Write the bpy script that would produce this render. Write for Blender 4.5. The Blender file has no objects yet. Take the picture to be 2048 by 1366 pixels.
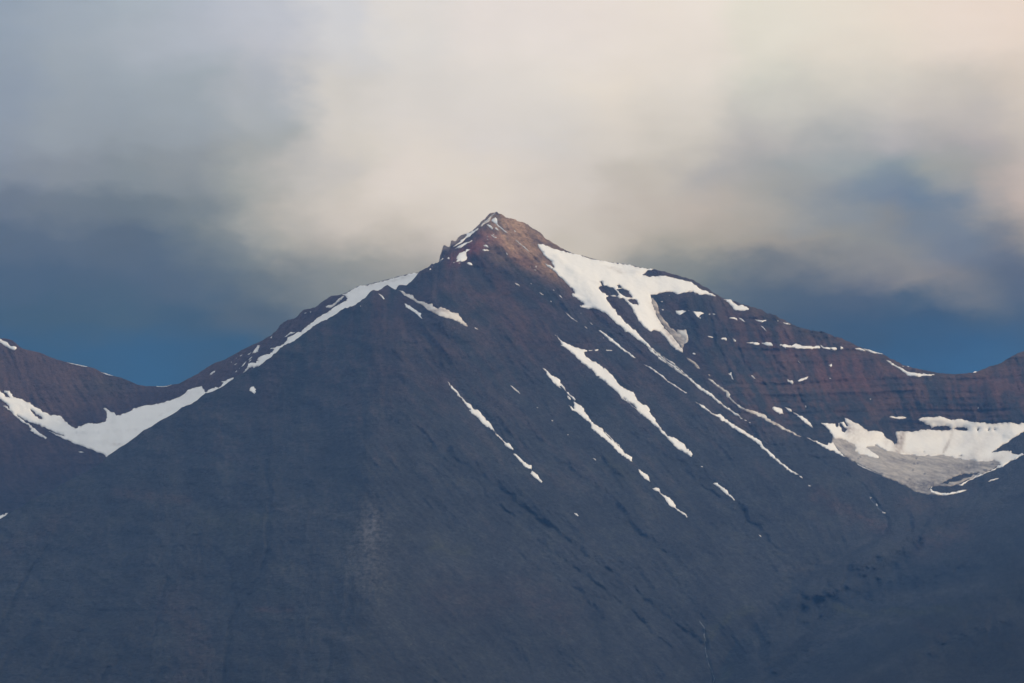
import bpy, math, random
import numpy as np
from mathutils.geometry import delaunay_2d_cdt
from mathutils import Vector
random.seed(7)
C = bpy.context.scene

# ------------------------------------------------------------------ camera
F = 7031.0                      # focal length in photo pixels (photo is 2048 x 1366)
HOR = 1530.0                    # row of the true horizon, below the frame
PITCH = math.atan((HOR - 683.0) / F)
CAM_Z = 12.0
SC = 1.28                       # metres per photo pixel at the summit's distance
cd = bpy.data.cameras.new('camera'); cam = bpy.data.objects.new('camera', cd)
C.collection.objects.link(cam); C.camera = cam
cam.location = (0, 0, CAM_Z); cam.rotation_euler = (math.pi / 2 + PITCH, 0, 0)
cd.sensor_width = 36; cd.lens = 36 * F / 2048; cd.clip_start = 1; cd.clip_end = 90000

# ------------------------------------------------------------------ light
SUN_EL, SUN_AZ = 20.0, 78.0     # elevation; azimuth clockwise from the view direction
SUN_STR = 2.8
C.view_settings.view_transform = 'Standard'; C.view_settings.look = 'None'
C.view_settings.exposure = 0.0; C.view_settings.gamma = 1.0
C.cycles.use_denoising = True
C.cycles.max_bounces = 6; C.cycles.diffuse_bounces = 3; C.cycles.volume_bounces = 0
sl = bpy.data.lights.new('sun', 'SUN'); sun = bpy.data.objects.new('sun', sl)
C.collection.objects.link(sun)
sl.energy = SUN_STR; sl.angle = math.radians(10); sl.color = (1.0, 0.74, 0.44)
_e, _a = math.radians(SUN_EL), math.radians(SUN_AZ)
sdir = Vector((math.sin(_a) * math.cos(_e), math.cos(_a) * math.cos(_e), math.sin(_e)))
sun.rotation_euler = sdir.to_track_quat('Z', 'Y').to_euler(); sun.location = (3000, 0, 4000)

# ------------------------------------------------------------------ sky: Nishita behind a bank of cloud, laid out by azimuth and elevation
def lin(c): return tuple((v / 255 / 12.92 if v / 255 <= .04045 else ((v / 255 + .055) / 1.055) ** 2.4) for v in c)
W = bpy.data.worlds.new('World'); C.world = W; W.use_nodes = True
nt = W.node_tree; nt.nodes.clear(); N = nt.nodes.new; LK = nt.links.new
def math_n(tree, op, a, b=None, c=None):
    n = tree.nodes.new('ShaderNodeMath'); n.operation = op
    for i, v in enumerate((a, b, c)):
        if v is None: continue
        if isinstance(v, (int, float)): n.inputs[i].default_value = v
        else: tree.links.new(v, n.inputs[i])
    return n.outputs[0]
def vec_n(tree, op, a, b=None, scale=None):
    n = tree.nodes.new('ShaderNodeVectorMath'); n.operation = op
    for i, v in enumerate((a, b)):
        if v is None: continue
        if isinstance(v, (tuple, list)): n.inputs[i].default_value = v
        else: tree.links.new(v, n.inputs[i])
    if scale is not None:
        if isinstance(scale, (int, float)): n.inputs['Scale'].default_value = scale
        else: tree.links.new(scale, n.inputs['Scale'])
    return n
M_ = lambda *a: math_n(nt, *a)
tc = N('ShaderNodeTexCoord'); sep = N('ShaderNodeSeparateXYZ'); LK(tc.outputs['Generated'], sep.inputs[0])
az = M_('ARCTAN2', sep.outputs[0], sep.outputs[1]); el = M_('ARCSINE', sep.outputs[2])
cmb = N('ShaderNodeCombineXYZ'); LK(M_('MULTIPLY', az, 10.0), cmb.inputs[0]); LK(M_('MULTIPLY', el, 10.0), cmb.inputs[1])
def ang(px, py):
    return ((px - 1024) / F * 10 * 1.0, (math.atan((HOR - 683) / F) + (683 - py) / F) * 10)
def noise_w(scale, detail, rough, sx, sy, off):
    mp = N('ShaderNodeMapping'); mp.inputs['Scale'].default_value = (sx, sy, 1); mp.inputs['Location'].default_value = off
    LK(cmb.outputs[0], mp.inputs[0])
    n = N('ShaderNodeTexNoise'); n.inputs['Scale'].default_value = scale; n.inputs['Detail'].default_value = detail
    n.inputs['Roughness'].default_value = rough; LK(mp.outputs[0], n.inputs['Vector']); return n
w1 = noise_w(2.2, 4, .5, .8, 1.5, (3, 1, 0))
wv = vec_n(nt, 'SUBTRACT', w1.outputs['Color'], (.5, .5, .5))
wv = vec_n(nt, 'MULTIPLY', wv.outputs[0], (.16, .08, 0))
w2 = noise_w(7.5, 6, .55, .7, 1.3, (5, 8, 2)); wq = vec_n(nt, 'SUBTRACT', w2.outputs['Color'], (.5, .5, .5)); wq = vec_n(nt, 'MULTIPLY', wq.outputs[0], (.24, .14, 0)); wv = vec_n(nt, 'ADD', wv.outputs[0], wq.outputs[0])
pos = vec_n(nt, 'ADD', cmb.outputs[0], wv.outputs[0]).outputs[0]
SKY = [  # photo column, row, colour seen there (cloud or the blue gap beneath it)
 (-60,0,147,160,177),(110,0,157,168,182),(250,0,168,178,189),(400,0,181,187,199),(540,0,193,196,205),(680,0,207,207,211),(820,0,219,214,211),(960,0,226,218,214),(1100,0,230,221,216),(1240,0,232,222,215),(1380,0,233,223,214),(1520,0,228,222,210),(1660,0,228,220,208),(1800,0,231,219,207),(1950,0,233,218,207),(2100,0,234,216,204),
 (-60,100,148,160,176),(110,100,157,167,179),(250,100,166,174,185),(400,100,176,182,193),(540,100,189,191,199),(680,100,206,205,207),(820,100,217,213,210),(960,100,223,216,211),(1100,100,227,219,213),(1240,100,228,219,211),(1380,100,228,219,210),(1520,100,221,216,205),(1660,100,222,215,204),(1800,100,224,214,203),(1950,100,227,214,204),(2100,100,226,211,200),
 (-60,190,144,156,173),(110,190,153,163,175),(250,190,157,167,178),(400,190,162,171,180),(540,190,179,183,191),(680,190,208,204,200),(820,190,215,210,206),(960,190,220,214,209),(1100,190,222,215,208),(1240,190,224,215,205),(1380,190,219,212,204),(1520,190,206,204,196),(1660,190,206,202,194),(1800,190,208,202,194),(1950,190,202,195,188),(2100,190,214,202,192),
 (-60,270,140,151,168),(110,270,148,157,169),(250,270,148,157,168),(400,270,152,160,170),(540,270,168,173,176),(680,270,206,201,197),(820,270,216,209,204),(960,270,214,208,205),(1100,270,210,205,202),(1240,270,211,204,197),(1380,270,204,198,191),(1520,270,183,180,180),(1660,270,170,171,174),(1800,270,175,173,178),(1950,270,177,172,175),(2100,270,198,190,184),
 (-60,350,130,141,159),(110,350,136,145,158),(250,350,134,144,155),(400,350,139,147,157),(520,350,170,172,171),(640,340,196,193,192),(780,350,218,209,204),(900,350,219,211,205),(1030,350,216,208,202),(1160,350,206,199,194),(1300,340,193,187,181),(1440,340,175,173,174),(1560,345,158,162,166),(1680,330,156,163,168),(1780,345,136,150,162),(1880,340,156,161,163),(1980,340,165,163,164),(2090,340,195,183,179),
 (-60,430,108,122,144),(100,430,112,125,143),(240,430,110,124,140),(370,430,118,130,143),(460,420,155,159,161),(560,430,181,178,175),(690,430,206,198,192),(820,420,213,205,199),(920,420,214,206,199),(1060,410,211,203,197),(1160,420,202,194,188),(1280,420,191,183,177),(1400,420,187,178,172),(1500,420,175,170,167),(1590,420,152,154,159),(1680,420,124,138,154),(1770,400,120,135,158),(1860,410,112,130,153),(1950,420,138,146,160),(2030,410,183,172,170),(2110,430,193,179,175),
 (-60,500,90,109,135),(80,500,92,110,135),(220,500,93,110,133),(350,500,94,112,135),(450,490,122,133,145),(550,490,160,162,161),(660,490,175,171,169),(780,490,179,174,170),(880,480,191,184,180),(1160,480,196,189,182),(1280,490,183,176,169),(1390,490,164,161,156),(1500,480,158,155,152),(1600,490,154,151,151),(1690,490,142,146,150),(1780,490,136,142,149),(1860,500,120,132,151),(1940,490,104,122,147),(2020,480,128,132,145),(2110,490,160,155,155),
 (-60,560,80,103,132),(80,570,80,103,132),(220,560,84,105,132),(350,570,86,106,132),(460,560,98,115,135),(570,555,106,120,135),(680,550,126,135,145),(800,540,148,150,153),(1300,540,140,144,148),(1400,545,116,127,137),(1500,550,104,117,134),(1600,545,108,119,135),(1700,545,128,131,143),(1790,550,132,134,144),(1870,560,130,132,143),(1930,575,104,115,136),(2020,560,92,108,135),(2110,560,108,118,139),
 (-60,630,72,100,130),(100,640,72,100,129),(240,630,75,102,130),(380,640,72,100,130),(500,630,86,106,130),(1480,610,84,104,129),(1580,610,76,99,128),(1680,610,70,96,128),(1780,610,68,96,129),(1880,620,68,96,130),(1980,620,72,99,131),(2090,620,82,103,133),
 (-60,700,63,99,136),(160,720,63,100,137),(300,720,63,101,139),(420,720,64,100,136),(1700,680,64,95,130),(1820,690,62,97,135),(1940,690,63,100,140),(2060,690,66,102,141),(300,780,62,103,143),(1840,760,62,101,142),(1950,760,64,107,150),(470,380,160,164,165),(410,390,132,141,151),(430,330,150,156,162),(520,460,175,173,171),(600,500,175,171,168),(600,540,128,136,145),(700,530,142,147,150),(500,520,118,130,141),(420,460,118,130,140),(680,380,206,199,191),(600,370,191,187,184),(560,330,179,178,179),(720,300,212,205,197),(880,330,221,212,203),(960,380,220,211,201),(820,360,221,212,204),(760,470,199,191,184),(850,440,215,206,197),
 (1700,455,142,145,151),(1790,475,130,135,145),(1850,540,152,149,151),(1900,560,140,139,146),(1945,588,120,126,138),(1900,520,112,123,146),(1965,565,94,110,136),(1700,585,90,105,131),(1600,565,98,112,132),(1990,450,150,149,152),(2010,400,185,174,171),(1640,400,150,154,161),(1550,410,168,167,164),(1450,470,177,169,163),
 (2060,770,66,108,149)]
DENS = 2.9e-5; HAZE = (.14, .38, 1.0); AIR = (.09, .22, .50)       # air in front of the sky: what it takes away and adds along each sight line
def behind_air(c, py):
    e = math.atan((HOR - 683) / F) + (683 - py) / F; T = math.exp(-DENS * min(1480 / math.tan(e), 23000) / math.cos(e))
    return tuple(max(.004, (v - a * (1 - T)) / T / .97) for v, a in zip(lin(c), AIR))
SA = np.array(SKY, float); UC = np.linspace(-140, 2190, 31); VR = np.concatenate([np.arange(-20, 300, 62), np.arange(300, 640, 37), np.arange(650, 811, 50)])
def level(py):        # one level of the cloud bank: colours along the azimuth
    out = []
    for cx in UC:
        w = np.exp(-.5 * (((SA[:, 0] - cx) / 38) ** 2 + ((SA[:, 1] - py) / 24) ** 2)) + 1e-6 * np.exp(-np.hypot(SA[:, 0] - cx, SA[:, 1] - py) / 40)
        out.append(behind_air((w[:, None] * SA[:, 2:]).sum(0) / w.sum(), py))
    return out
su = N('ShaderNodeSeparateXYZ'); LK(pos, su.inputs[0])
def ramp01(x, a, b, kind='SMOOTHSTEP'):
    m = N('ShaderNodeMapRange'); m.interpolation_type = kind; LK(x, m.inputs[0]); m.inputs[1].default_value = a; m.inputs[2].default_value = b; return m.outputs[0]
u0, u1 = ang(UC[0], 0)[0], ang(UC[-1], 0)[0]; fu = ramp01(su.outputs[0], u0, u1, 'LINEAR'); col = None
for k, py in enumerate(VR):
    cr = N('ShaderNodeValToRGB'); cr.color_ramp.interpolation = 'CARDINAL'; LK(fu, cr.inputs[0]); els = cr.color_ramp.elements
    for i, c in enumerate(level(py)):
        e = els[i] if i < 2 else els.new(1.0)
        e.position = i / (len(UC) - 1)
        e.color = c + (1,)
    if col is None: col = cr.outputs[0]; continue
    mk = N('ShaderNodeMixRGB'); LK(ramp01(su.outputs[1], ang(0, VR[k - 1])[1], ang(0, py)[1], 'SMOOTHSTEP' if k % 1 else 'LINEAR'), mk.inputs[0])
    LK(col, mk.inputs[1]); LK(cr.outputs[0], mk.inputs[2]); col = mk.outputs[0]
# the rest of the overcast dome, with big soft cloud lumps
n2 = noise_w(.35, 5, .55, 1, 1.6, (0, 0, 4))
mr = N('ShaderNodeMapRange'); LK(n2.outputs['Fac'], mr.inputs[0]); mr.inputs[1].default_value = .3; mr.inputs[2].default_value = .7
mx = N('ShaderNodeMixRGB'); LK(mr.outputs[0], mx.inputs[0]); mx.inputs[1].default_value = (.60, .61, .61, 1); mx.inputs[2].default_value = (1.0, .96, .86, 1)
ua, va = M_('ABSOLUTE', su.outputs[0]), su.outputs[1]
win = M_('MULTIPLY', ramp01(ua, 2.6, 1.6), ramp01(va, ang(0, 0)[1] + 1.0, ang(0, 0)[1] + .08))
md = N('ShaderNodeMixRGB'); LK(win, md.inputs[0]); LK(mx.outputs[0], md.inputs[1]); LK(col, md.inputs[2]); col = md.outputs[0]
n3 = noise_w(2.6, 7, .60, .9, 1.9, (7, 2, 0))
wf = M_('ADD', 1.0, M_('MULTIPLY', M_('SUBTRACT', n3.outputs['Fac'], .5), .17))
col = vec_n(nt, 'SCALE', col, None, wf).outputs[0]
b1 = N('ShaderNodeBackground'); LK(col, b1.inputs[0]); b1.inputs[1].default_value = 1.0
sk = N('ShaderNodeTexSky'); sk.sky_type = 'NISHITA'; sk.sun_disc = False
sk.sun_elevation = math.radians(SUN_EL); sk.sun_rotation = math.radians(SUN_AZ)
b2 = N('ShaderNodeBackground'); LK(sk.outputs[0], b2.inputs[0]); b2.inputs[1].default_value = .05
ms = N('ShaderNodeMixShader'); ms.inputs[0].default_value = .03; LK(b1.outputs[0], ms.inputs[1]); LK(b2.outputs[0], ms.inputs[2])
wo = N('ShaderNodeOutputWorld'); LK(ms.outputs[0], wo.inputs[0])

# ------------------------------------------------------------------ helpers
def tag(o, label=None, cat=None, group=None, kind=None):
    for k, v in (('label', label), ('category', cat), ('group', group), ('kind', kind)):
        if v: o[k] = v
    return o
Z = {1: (700, 380, 4.096), 2: (1050, 440, 4.096), 3: (1450, 560, 3.4247), 4: (1548, 700, 4.096), 5: (0, 640, 4.096), 6: (400, 500, 4.096),
     7: (750, 600, 4.096), 8: (1050, 600, 5.115), 9: (1000, 800, 4.096), 10: (1300, 700, 4.551), 11: (0, 900, 2.926), 12: (700, 900, 2.926),
     13: (1348, 900, 2.926), 21: (1600, 820, 4.571), 22: (850, 410, 8.533), 23: (460, 560, 8.533), 24: (1400, 560, 6.827), 25: (1260, 560, 11.378),
     26: (1060, 680, 8.533), 27: (1400, 780, 6.827), 28: (440, 680, 17.067), 0: (0, 0, 1.0)}
def P(*segs):          # P(zone, 'x,y x,y ...', zone, '...') -> points measured on the photograph, in its pixels
    out = []
    for z, s in zip(segs[::2], segs[1::2]):
        ox, oy, k = Z[z]
        for t in s.split():
            x, y = t.split(','); out.append((ox + float(x) / k, oy + float(y) / k))
    return np.array(out, float)

_tabs = {}
def _lat(seed):
    if seed not in _tabs:
        r = np.random.RandomState(seed); a = r.rand(256, 256) * 2 * np.pi; _tabs[seed] = (np.cos(a), np.sin(a))
    return _tabs[seed]
def gn(x, y, seed):    # gradient noise, about -1..1
    cx, cy = _lat(seed); xi = np.floor(x).astype(int); yi = np.floor(y).astype(int)
    fx = x - xi; fy = y - yi; u = fx ** 3 * (fx * (fx * 6 - 15) + 10); v = fy ** 3 * (fy * (fy * 6 - 15) + 10)
    def g(i, j):
        a = (xi + i) & 255; b = (yi + j) & 255
        return cx[a, b] * (fx - i) + cy[a, b] * (fy - j)
    return 1.5 * ((g(0, 0) * (1 - u) + g(1, 0) * u) * (1 - v) + (g(0, 1) * (1 - u) + g(1, 1) * u) * v)
def fbm(x, y, seed, octs=4, gain=.5):
    s = 0; a = 1
    for o in range(octs): s = s + a * gn(x * 2 ** o, y * 2 ** o, seed + o); a *= gain
    return s
def ridge(x, y, seed, octs=4, gain=.5):
    s = 0; a = 1
    for o in range(octs): s = s + a * (1 - 2 * np.abs(gn(x * 2 ** o, y * 2 ** o, seed + o))); a *= gain
    return s
def sstep(a, b, x): t = np.clip((x - a) / (b - a), 0, 1); return t * t * (3 - 2 * t)
def softplus(x, w): return w * np.logaddexp(0, x / w)
def blur(a, r, n=2):
    for _ in range(n):
        for ax in (0, 1):
            p = np.pad(a, [(r + 1, r) if k == ax else (0, 0) for k in (0, 1)], mode='edge'); c = np.cumsum(p, axis=ax)
            a = (np.take(c, range(2 * r + 1, c.shape[ax]), ax) - np.take(c, range(0, c.shape[ax] - 2 * r - 1), ax)) / (2 * r + 1)
    return a
def inside(px, py, poly):
    c = np.zeros(px.shape, bool); n = len(poly)
    for i in range(n):
        x1, y1 = poly[i]; x2, y2 = poly[(i + 1) % n]
        if y1 == y2: continue
        m = ((y1 > py) != (y2 > py)) & (px < (x2 - x1) * (py - y1) / (y2 - y1) + x1); c ^= m
    return c
def segdist(px, py, pts, closed=False):
    d = np.full(px.shape, 1e9); n = len(pts)
    for i in range(n if closed else n - 1):
        x1, y1 = pts[i]; x2, y2 = pts[(i + 1) % n]; dx, dy = x2 - x1, y2 - y1; L = dx * dx + dy * dy + 1e-9
        t = np.clip(((px - x1) * dx + (py - y1) * dy) / L, 0, 1)
        d = np.minimum(d, (px - x1 - t * dx) ** 2 + (py - y1 - t * dy) ** 2)
    return np.sqrt(d)

# world point on the sight line of a photo position at horizontal distance Y
sp, cp = math.sin(PITCH), math.cos(PITCH)
def world(px, py, Y):
    a = (px - 1024) / F; b = (683 - py) / F
    dy = cp - sp * b; dz = sp + cp * b; t = Y / dy
    return np.stack([a * t, Y + 0 * t, CAM_Z + dz * t], -1)

# ------------------------------------------------------------------ snow outlines (measured on the photograph)
exec_snow = []   # (name, label, category, group, layer, outline, holes, style)
def S(label, outline, layer='M', holes=(), name='snow_patch', cat='snow patch', group=None, style='snow', h=5.0, inst=1):
    exec_snow.append(dict(label=label, outline=outline, layer=layer, holes=holes, name=name, cat=cat, group=group, style=style, h=h))
# --- the big right-hand field with its two lobes and the long tail
S('broad white snowfield draped over the right shoulder, split into two long tongues', P(
 2,'108,195 150,200 205,222 250,238 300,255 350,265 390,277 398,272 470,294 560,320 640,337 720,349 800,360 880,374 940,390 1000,402 1052,404 1035,412 995,418 985,430 960,448 975,455 1030,460 1090,460 1120,456 1150,460 1180,465 1250,482 1310,497 1350,505 1385,525 1420,550 1460,572 1500,590 1535,602 1565,618 1530,618 1480,612 1440,617 1415,605 1380,602',
 25,'1560,310 1480,292 1420,262 1300,280 1260,290 1150,310 1060,318 1000,310 930,278 860,262 770,275 700,300 620,320 500,345 465,340 460,360 480,420 500,520 545,650 590,780 650,880 720,1000 800,1110 880,1200 960,1290 1050,1365',
 2,'1225,980 1260,1020 1290,1058 1295,1085 1260,1070 1225,1045 1190,1018 1172,985 1150,960 1110,930 1075,905 1045,902 1035,915 1010,905 975,880 955,850 925,810 900,765 885,735 868,712 845,680 825,655 790,637 760,632 720,630 690,624 668,634 672,655 695,690 720,720 750,755 790,800 830,850 870,880 910,905 950,950 990,1000 1030,1040 1060,1065 1090,1095 1130,1125 1170,1165 1220,1195 1260,1225 1300,1260 1350,1290 1390,1320',
 10,'0,-28 60,15 130,70 200,110 270,170 340,230 400,280 470,345 560,400 620,455 690,510 760,560 845,625 800,602 740,567 680,522 620,482 570,437 520,405 435,352 400,307 330,247 250,187 170,132 100,72 40,20 -40,-50',
 2,'1280,1265 1230,1225 1170,1180 1120,1150 1070,1110 1015,1062 1000,1030 950,1000 910,970 860,930 820,917 790,880 740,840 700,800 660,765 620,745 580,728 545,728 520,735 490,722 455,710 450,700 485,692 470,675 430,650 400,625 385,605 412,600 410,585 380,555 350,530 310,490 280,460 250,430 225,410 190,385 160,356 200,368 240,395 240,380 215,350 190,320 160,290 130,255 110,225'),
 holes=(P(2,'612,505 632,503 645,535 700,548 745,575 765,610 752,628 715,618 690,628 660,605 620,585 603,560 606,545 628,538'), P(2,'752,535 770,533 795,555 790,560 765,557'),
        P(2,'750,568 790,562 840,580 870,615 877,635 840,628 800,615 775,598 765,585'), P(2,'840,652 870,648 905,655 925,680 935,698 915,690 885,692 865,680')), name='snowfield', cat='snowfield', h=7)
S('dirty streaked snow in the hollow beneath the dark cliff, beside the right tongue', P(2,'1030,645 1045,640 1060,660 1085,690 1095,740 1120,790 1150,830 1180,870 1215,890 1250,925 1242,898 1320,895 1325,930 1335,960 1330,1000 1300,1018 1292,1055 1260,1020 1225,980 1180,930 1140,880 1105,830 1080,790 1055,740 1040,690'), style='dirty', h=4)
S('clean bright flap of snow at the lower right end of the dirty hollow', P(2,'1242,898 1260,903 1320,895 1325,930 1335,960 1330,1002 1300,1018 1308,985 1285,955 1262,928'), style='grit', h=7)
for q, lb in zip(('860,632 880,640 872,646 852,634','900,655 915,658 912,667 902,662',), ('upper of two snow flecks trailing off the tip of the longest gully streak', 'lower of two snow flecks trailing off the tip of the longest gully streak')):
    S(lb, P(10,q), group='flecks at the tip of the longest streak', h=3)
# --- gully streaks on the right face, from left to right
S('narrow snow streak in the leftmost gully, wider in the middle', P(7,'590,666 610,685 640,710 668,740 690,775 730,820 775,855 808,893 845,903 870,922 878,948 905,970 935,1000 960,1040 985,1080 1015,1110 1040,1145 1075,1170 1098,1172 1115,1195 1135,1235 1105,1220 1075,1200 1060,1175 1030,1145 1000,1110 975,1075 945,1055 910,1035 880,1010 855,975 830,955 800,930 768,900 790,898 760,875 715,822 670,770 640,735'))
S('spindle of snow just below the leftmost gully streak', P(7,'1133,1260 1160,1262 1185,1290 1215,1320 1260,1350', 9,'258,535 258,572 235,565 200,540 165,505 135,470 108,440'))
S('short grey snow wedge ending the leftmost gully line', P(9,'262,580 285,598 308,612 325,645 347,668 342,680 318,662 290,642 268,622 252,602'))
S('lens of snow high in the second gully, pointed at both ends', P(26,'215,482 245,490 300,530 345,585 400,610 450,625 500,680 540,745 590,820 640,890 690,935 740,970 770,1010 770,1032 730,1005 690,955 640,905 590,850 540,790 500,775 530,830 500,815 440,760 400,730 370,680 310,620 268,570 280,560 245,520'))
S('tiny curl of snow beside the tip of the second gully lens', P(26,'635,950 660,955 690,1000 692,1025 660,1005 640,975'), h=3)
S('long snow streak in the second gully with a feathery upper end', P(26,'745,1040 800,1075 850,1110 910,1170 950,1240 955,1265', 7,'1770,985 1790,1010 1825,1028 1860,1050 1885,1095 1920,1125 1945,1150 1975,1165 2005,1195 2045,1240', 9,'860,260 870,290 920,330 950,350 985,385 1005,405 1020,430 1055,455 1080,465 1088,500 1060,490 1020,470 980,440 940,405 915,365 885,340 850,310 820,285 780,260 745,232 748,210 720,175 690,150 650,120 615,95', 26,'700,1180 650,1110 690,1130 745,1180 760,1160 740,1135 765,1105'))
S('small pointed snow drop below the second gully streak', P(9,'1135,565 1150,575 1175,598 1205,610 1220,632 1222,655 1233,670 1205,658 1185,645 1170,625 1150,600'))
S('crooked chain of thin snow low in the second gully', P(9,'1252,720 1285,716 1308,732 1315,765 1345,780 1385,805 1420,825 1438,860 1442,888 1480,908 1515,928 1540,958 1500,938 1455,910 1430,885 1395,865 1365,838 1340,795 1312,768 1290,750 1268,738'))
S('widest of the gully streaks, club shaped at its lower end', P(8,'300,352 325,365 360,405 410,430 460,460 510,480 560,495 600,500 640,515 640,528 605,535 605,550 620,570 680,615 740,650 790,675 810,695 820,688 870,750 910,790 940,845 1000,895 1050,920 1110,940 1130,990 1155,1030 1185,1055 1220,1075 1225,1068 1265,1100 1275,1145 1310,1195 1345,1250 1390,1310 1440,1366',
 9,'1340,250 1370,290 1410,308 1445,318 1480,340 1512,368 1530,400 1560,415 1573,440 1570,462 1540,450 1500,425 1460,400 1425,370 1390,330 1355,295 1320,265 1290,225 1250,190 1220,165 1180,135 1140,105 1115,75 1085,55 1050,10 1010,-20',
 8,'1140,1120 1130,1095 1085,1055 1030,1030 990,1000 970,960 930,930 870,885 800,820 770,808 750,800 765,792 720,750 690,720 640,685 590,650 540,600 500,560 460,530 430,505 395,480 360,460 392,465 370,440 345,405'))
for q, lb in zip(('650,512 690,514 688,518 655,520','712,508 752,504 748,518 716,522','828,508 892,512 890,520 832,518',), ('dash of snow nearest the widest streak, in the level row of three', 'middle snow dash of the level row right of the widest streak', 'farthest and flattest snow dash of the level row of three')):
    S(lb, P(8,q), group='three snow dashes right of the widest streak', h=3)
S('isolated sliver of snow between the two lowest gully ends, right of centre', P(9,'1745,683 1780,678 1785,692 1825,715 1865,745 1870,765 1895,785 1925,820 1915,822 1885,795 1850,770 1820,740 1785,712 1765,695'))
S('slim snow streak descending between the widest streak and the big field', P(8,'752,308 790,320 830,350 850,370 880,390 920,420 960,450 1000,490 1040,520 1090,560 1135,595 1120,592 1080,570 1030,535 980,505 940,465 900,440 855,410 830,380 805,355 770,325'))
S('thread of snow continuing below the slim streak', P(8,'1212,652 1245,668 1290,688 1350,730 1400,765 1450,815 1500,850 1550,880 1600,915 1660,955 1640,952 1590,920 1540,890 1490,855 1430,815 1380,765 1330,735 1280,700 1240,680'))
S('longest lower streak, thin then thick, pointing at the valley floor', P(10,'412,465 440,485 490,510 520,530 550,562 590,582 640,586 680,620 740,665 800,700 860,740 920,780 1000,825 1040,880 1090,930 1150,985 1210,1035 1270,1080 1340,1125 1352,1138 1325,1132 1270,1098 1210,1055 1150,1010 1090,955 1030,905 990,855 930,815 860,770 800,735 740,695 690,660 640,630 600,605 560,578 520,552 480,528 450,500'))
S('snow crumb at the tip of the longest lower streak', P(10,'1355,1145 1375,1148 1390,1170 1370,1162'), h=3)
S('small flat snow crumb beyond the tip of the longest lower streak', P(10,'1438,1230 1455,1234 1470,1240 1448,1242'), h=3)
# --- upper thin slivers on the right face
S('fine sliver of snow, upper of the thin ones under the big field', P(8,'412,126 450,152 480,180 505,205 538,218 512,212 478,190 440,155'), h=3.5)
S('tiny snow stroke between the two thin slivers', P(8,'602,266 618,275 642,295 625,290'), h=3)
S('tiny snow stroke just above the slim streak', P(8,'658,222 675,234 694,254 680,248'), h=3)
for q, lb in zip(('1350,760 1370,768 1392,790 1370,780','1480,765 1490,768 1486,774','1550,836 1572,848 1588,862 1570,858','1665,815 1678,826 1668,824','1708,852 1725,868 1740,890 1722,875','1640,908 1655,916 1645,918',), ('brightest faint fleck of snow between summit and second gully', 'snow crumb upper left of the big field, on red brown scree', 'slanted snow fleck halfway along the edge of the big field', 'snow fleck nearest the left rim of the big field', 'bent snow fleck just below the one nearest the big field', 'lowest faint snow fleck in the line left of the big field')):
    S(lb, P(1,q), group='faint flecks left of the big field', h=3)
for q, lb in zip(('800,384 812,388 804,392','1365,594 1378,602 1368,606','568,130 576,134 570,140',), ('grey snow crumb touching the upper end of the slim streak', 'grey snow crumb between the slim streak and the long tail', 'grey snow crumb right under the left edge of the big field')):
    S(lb, P(8,q), group='crumbs beside the slim streak', h=3)
S('thin lone snow stroke on the middle of the dark face', P(7,'1108,697 1130,708 1160,735 1190,770 1165,755 1135,728'))
for q, lb in zip(('1320,874 1336,880 1330,886','1442,982 1462,988 1455,995','1575,1098 1588,1104 1580,1106',), ('snow fleck level with the gap in the second gully', 'snow fleck a little lower right, beside the second gully streak', 'faintest low snow fleck left of the second gully streak')):
    S(lb, P(7,q), group='flecks left of the second gully', h=3)
S('tiny snow drop low on the dark face, above the deep ravine', P(9,'605,926 625,928 645,950 640,955 622,942'), h=3.5)
S('tiny white tick left of the small pointed snow drop', P(9,'762,476 778,484 788,498 776,494'), h=3)
S('tiny white tick below the club shaped end', P(9,'1645,540 1662,543 1660,551 1650,547'), h=3)
S('white glint in the narrow gully far down the right side', P(13,'494,494 504,500 512,510 503,508'), h=3)
# --- below the ridge, left of the summit face
S('ragged slanting snow band under the small notch of the ridge', P(1,'398,828 430,830 470,848 518,860 525,890 560,908 600,912 640,935 668,925 680,950 720,972 745,958 790,975 830,995 890,1015 910,1045 935,1080 965,1120 925,1110 890,1080 850,1070 810,1052 760,1040 700,1015 660,990 620,965 580,935 530,910 480,880 430,850'), style='grit')
S('shorter wavy snow strip left of the slanting band', P(1,'445,932 490,945 520,970 560,1000 585,1010 578,1030 595,1055 570,1040 550,1018 520,998 490,975 455,962'))
S('small slanting snow stroke on the knob of the ridge', P(1,'230,848 262,862 285,893 275,895 250,872'), h=4)
S('speck of snow cluster below the slanting band', P(1,'1020,1122 1048,1140 1040,1143 1022,1134'), h=3)
S('small egg shaped snow spot on the left ridge flank', P(6,'410,1130 425,1120 445,1118 460,1140 458,1165 445,1180 425,1165 407,1150'))
S('tiny snow dot near the crest left of the knob', P(6,'1308,455 1322,457 1315,460'), h=3)
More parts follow.
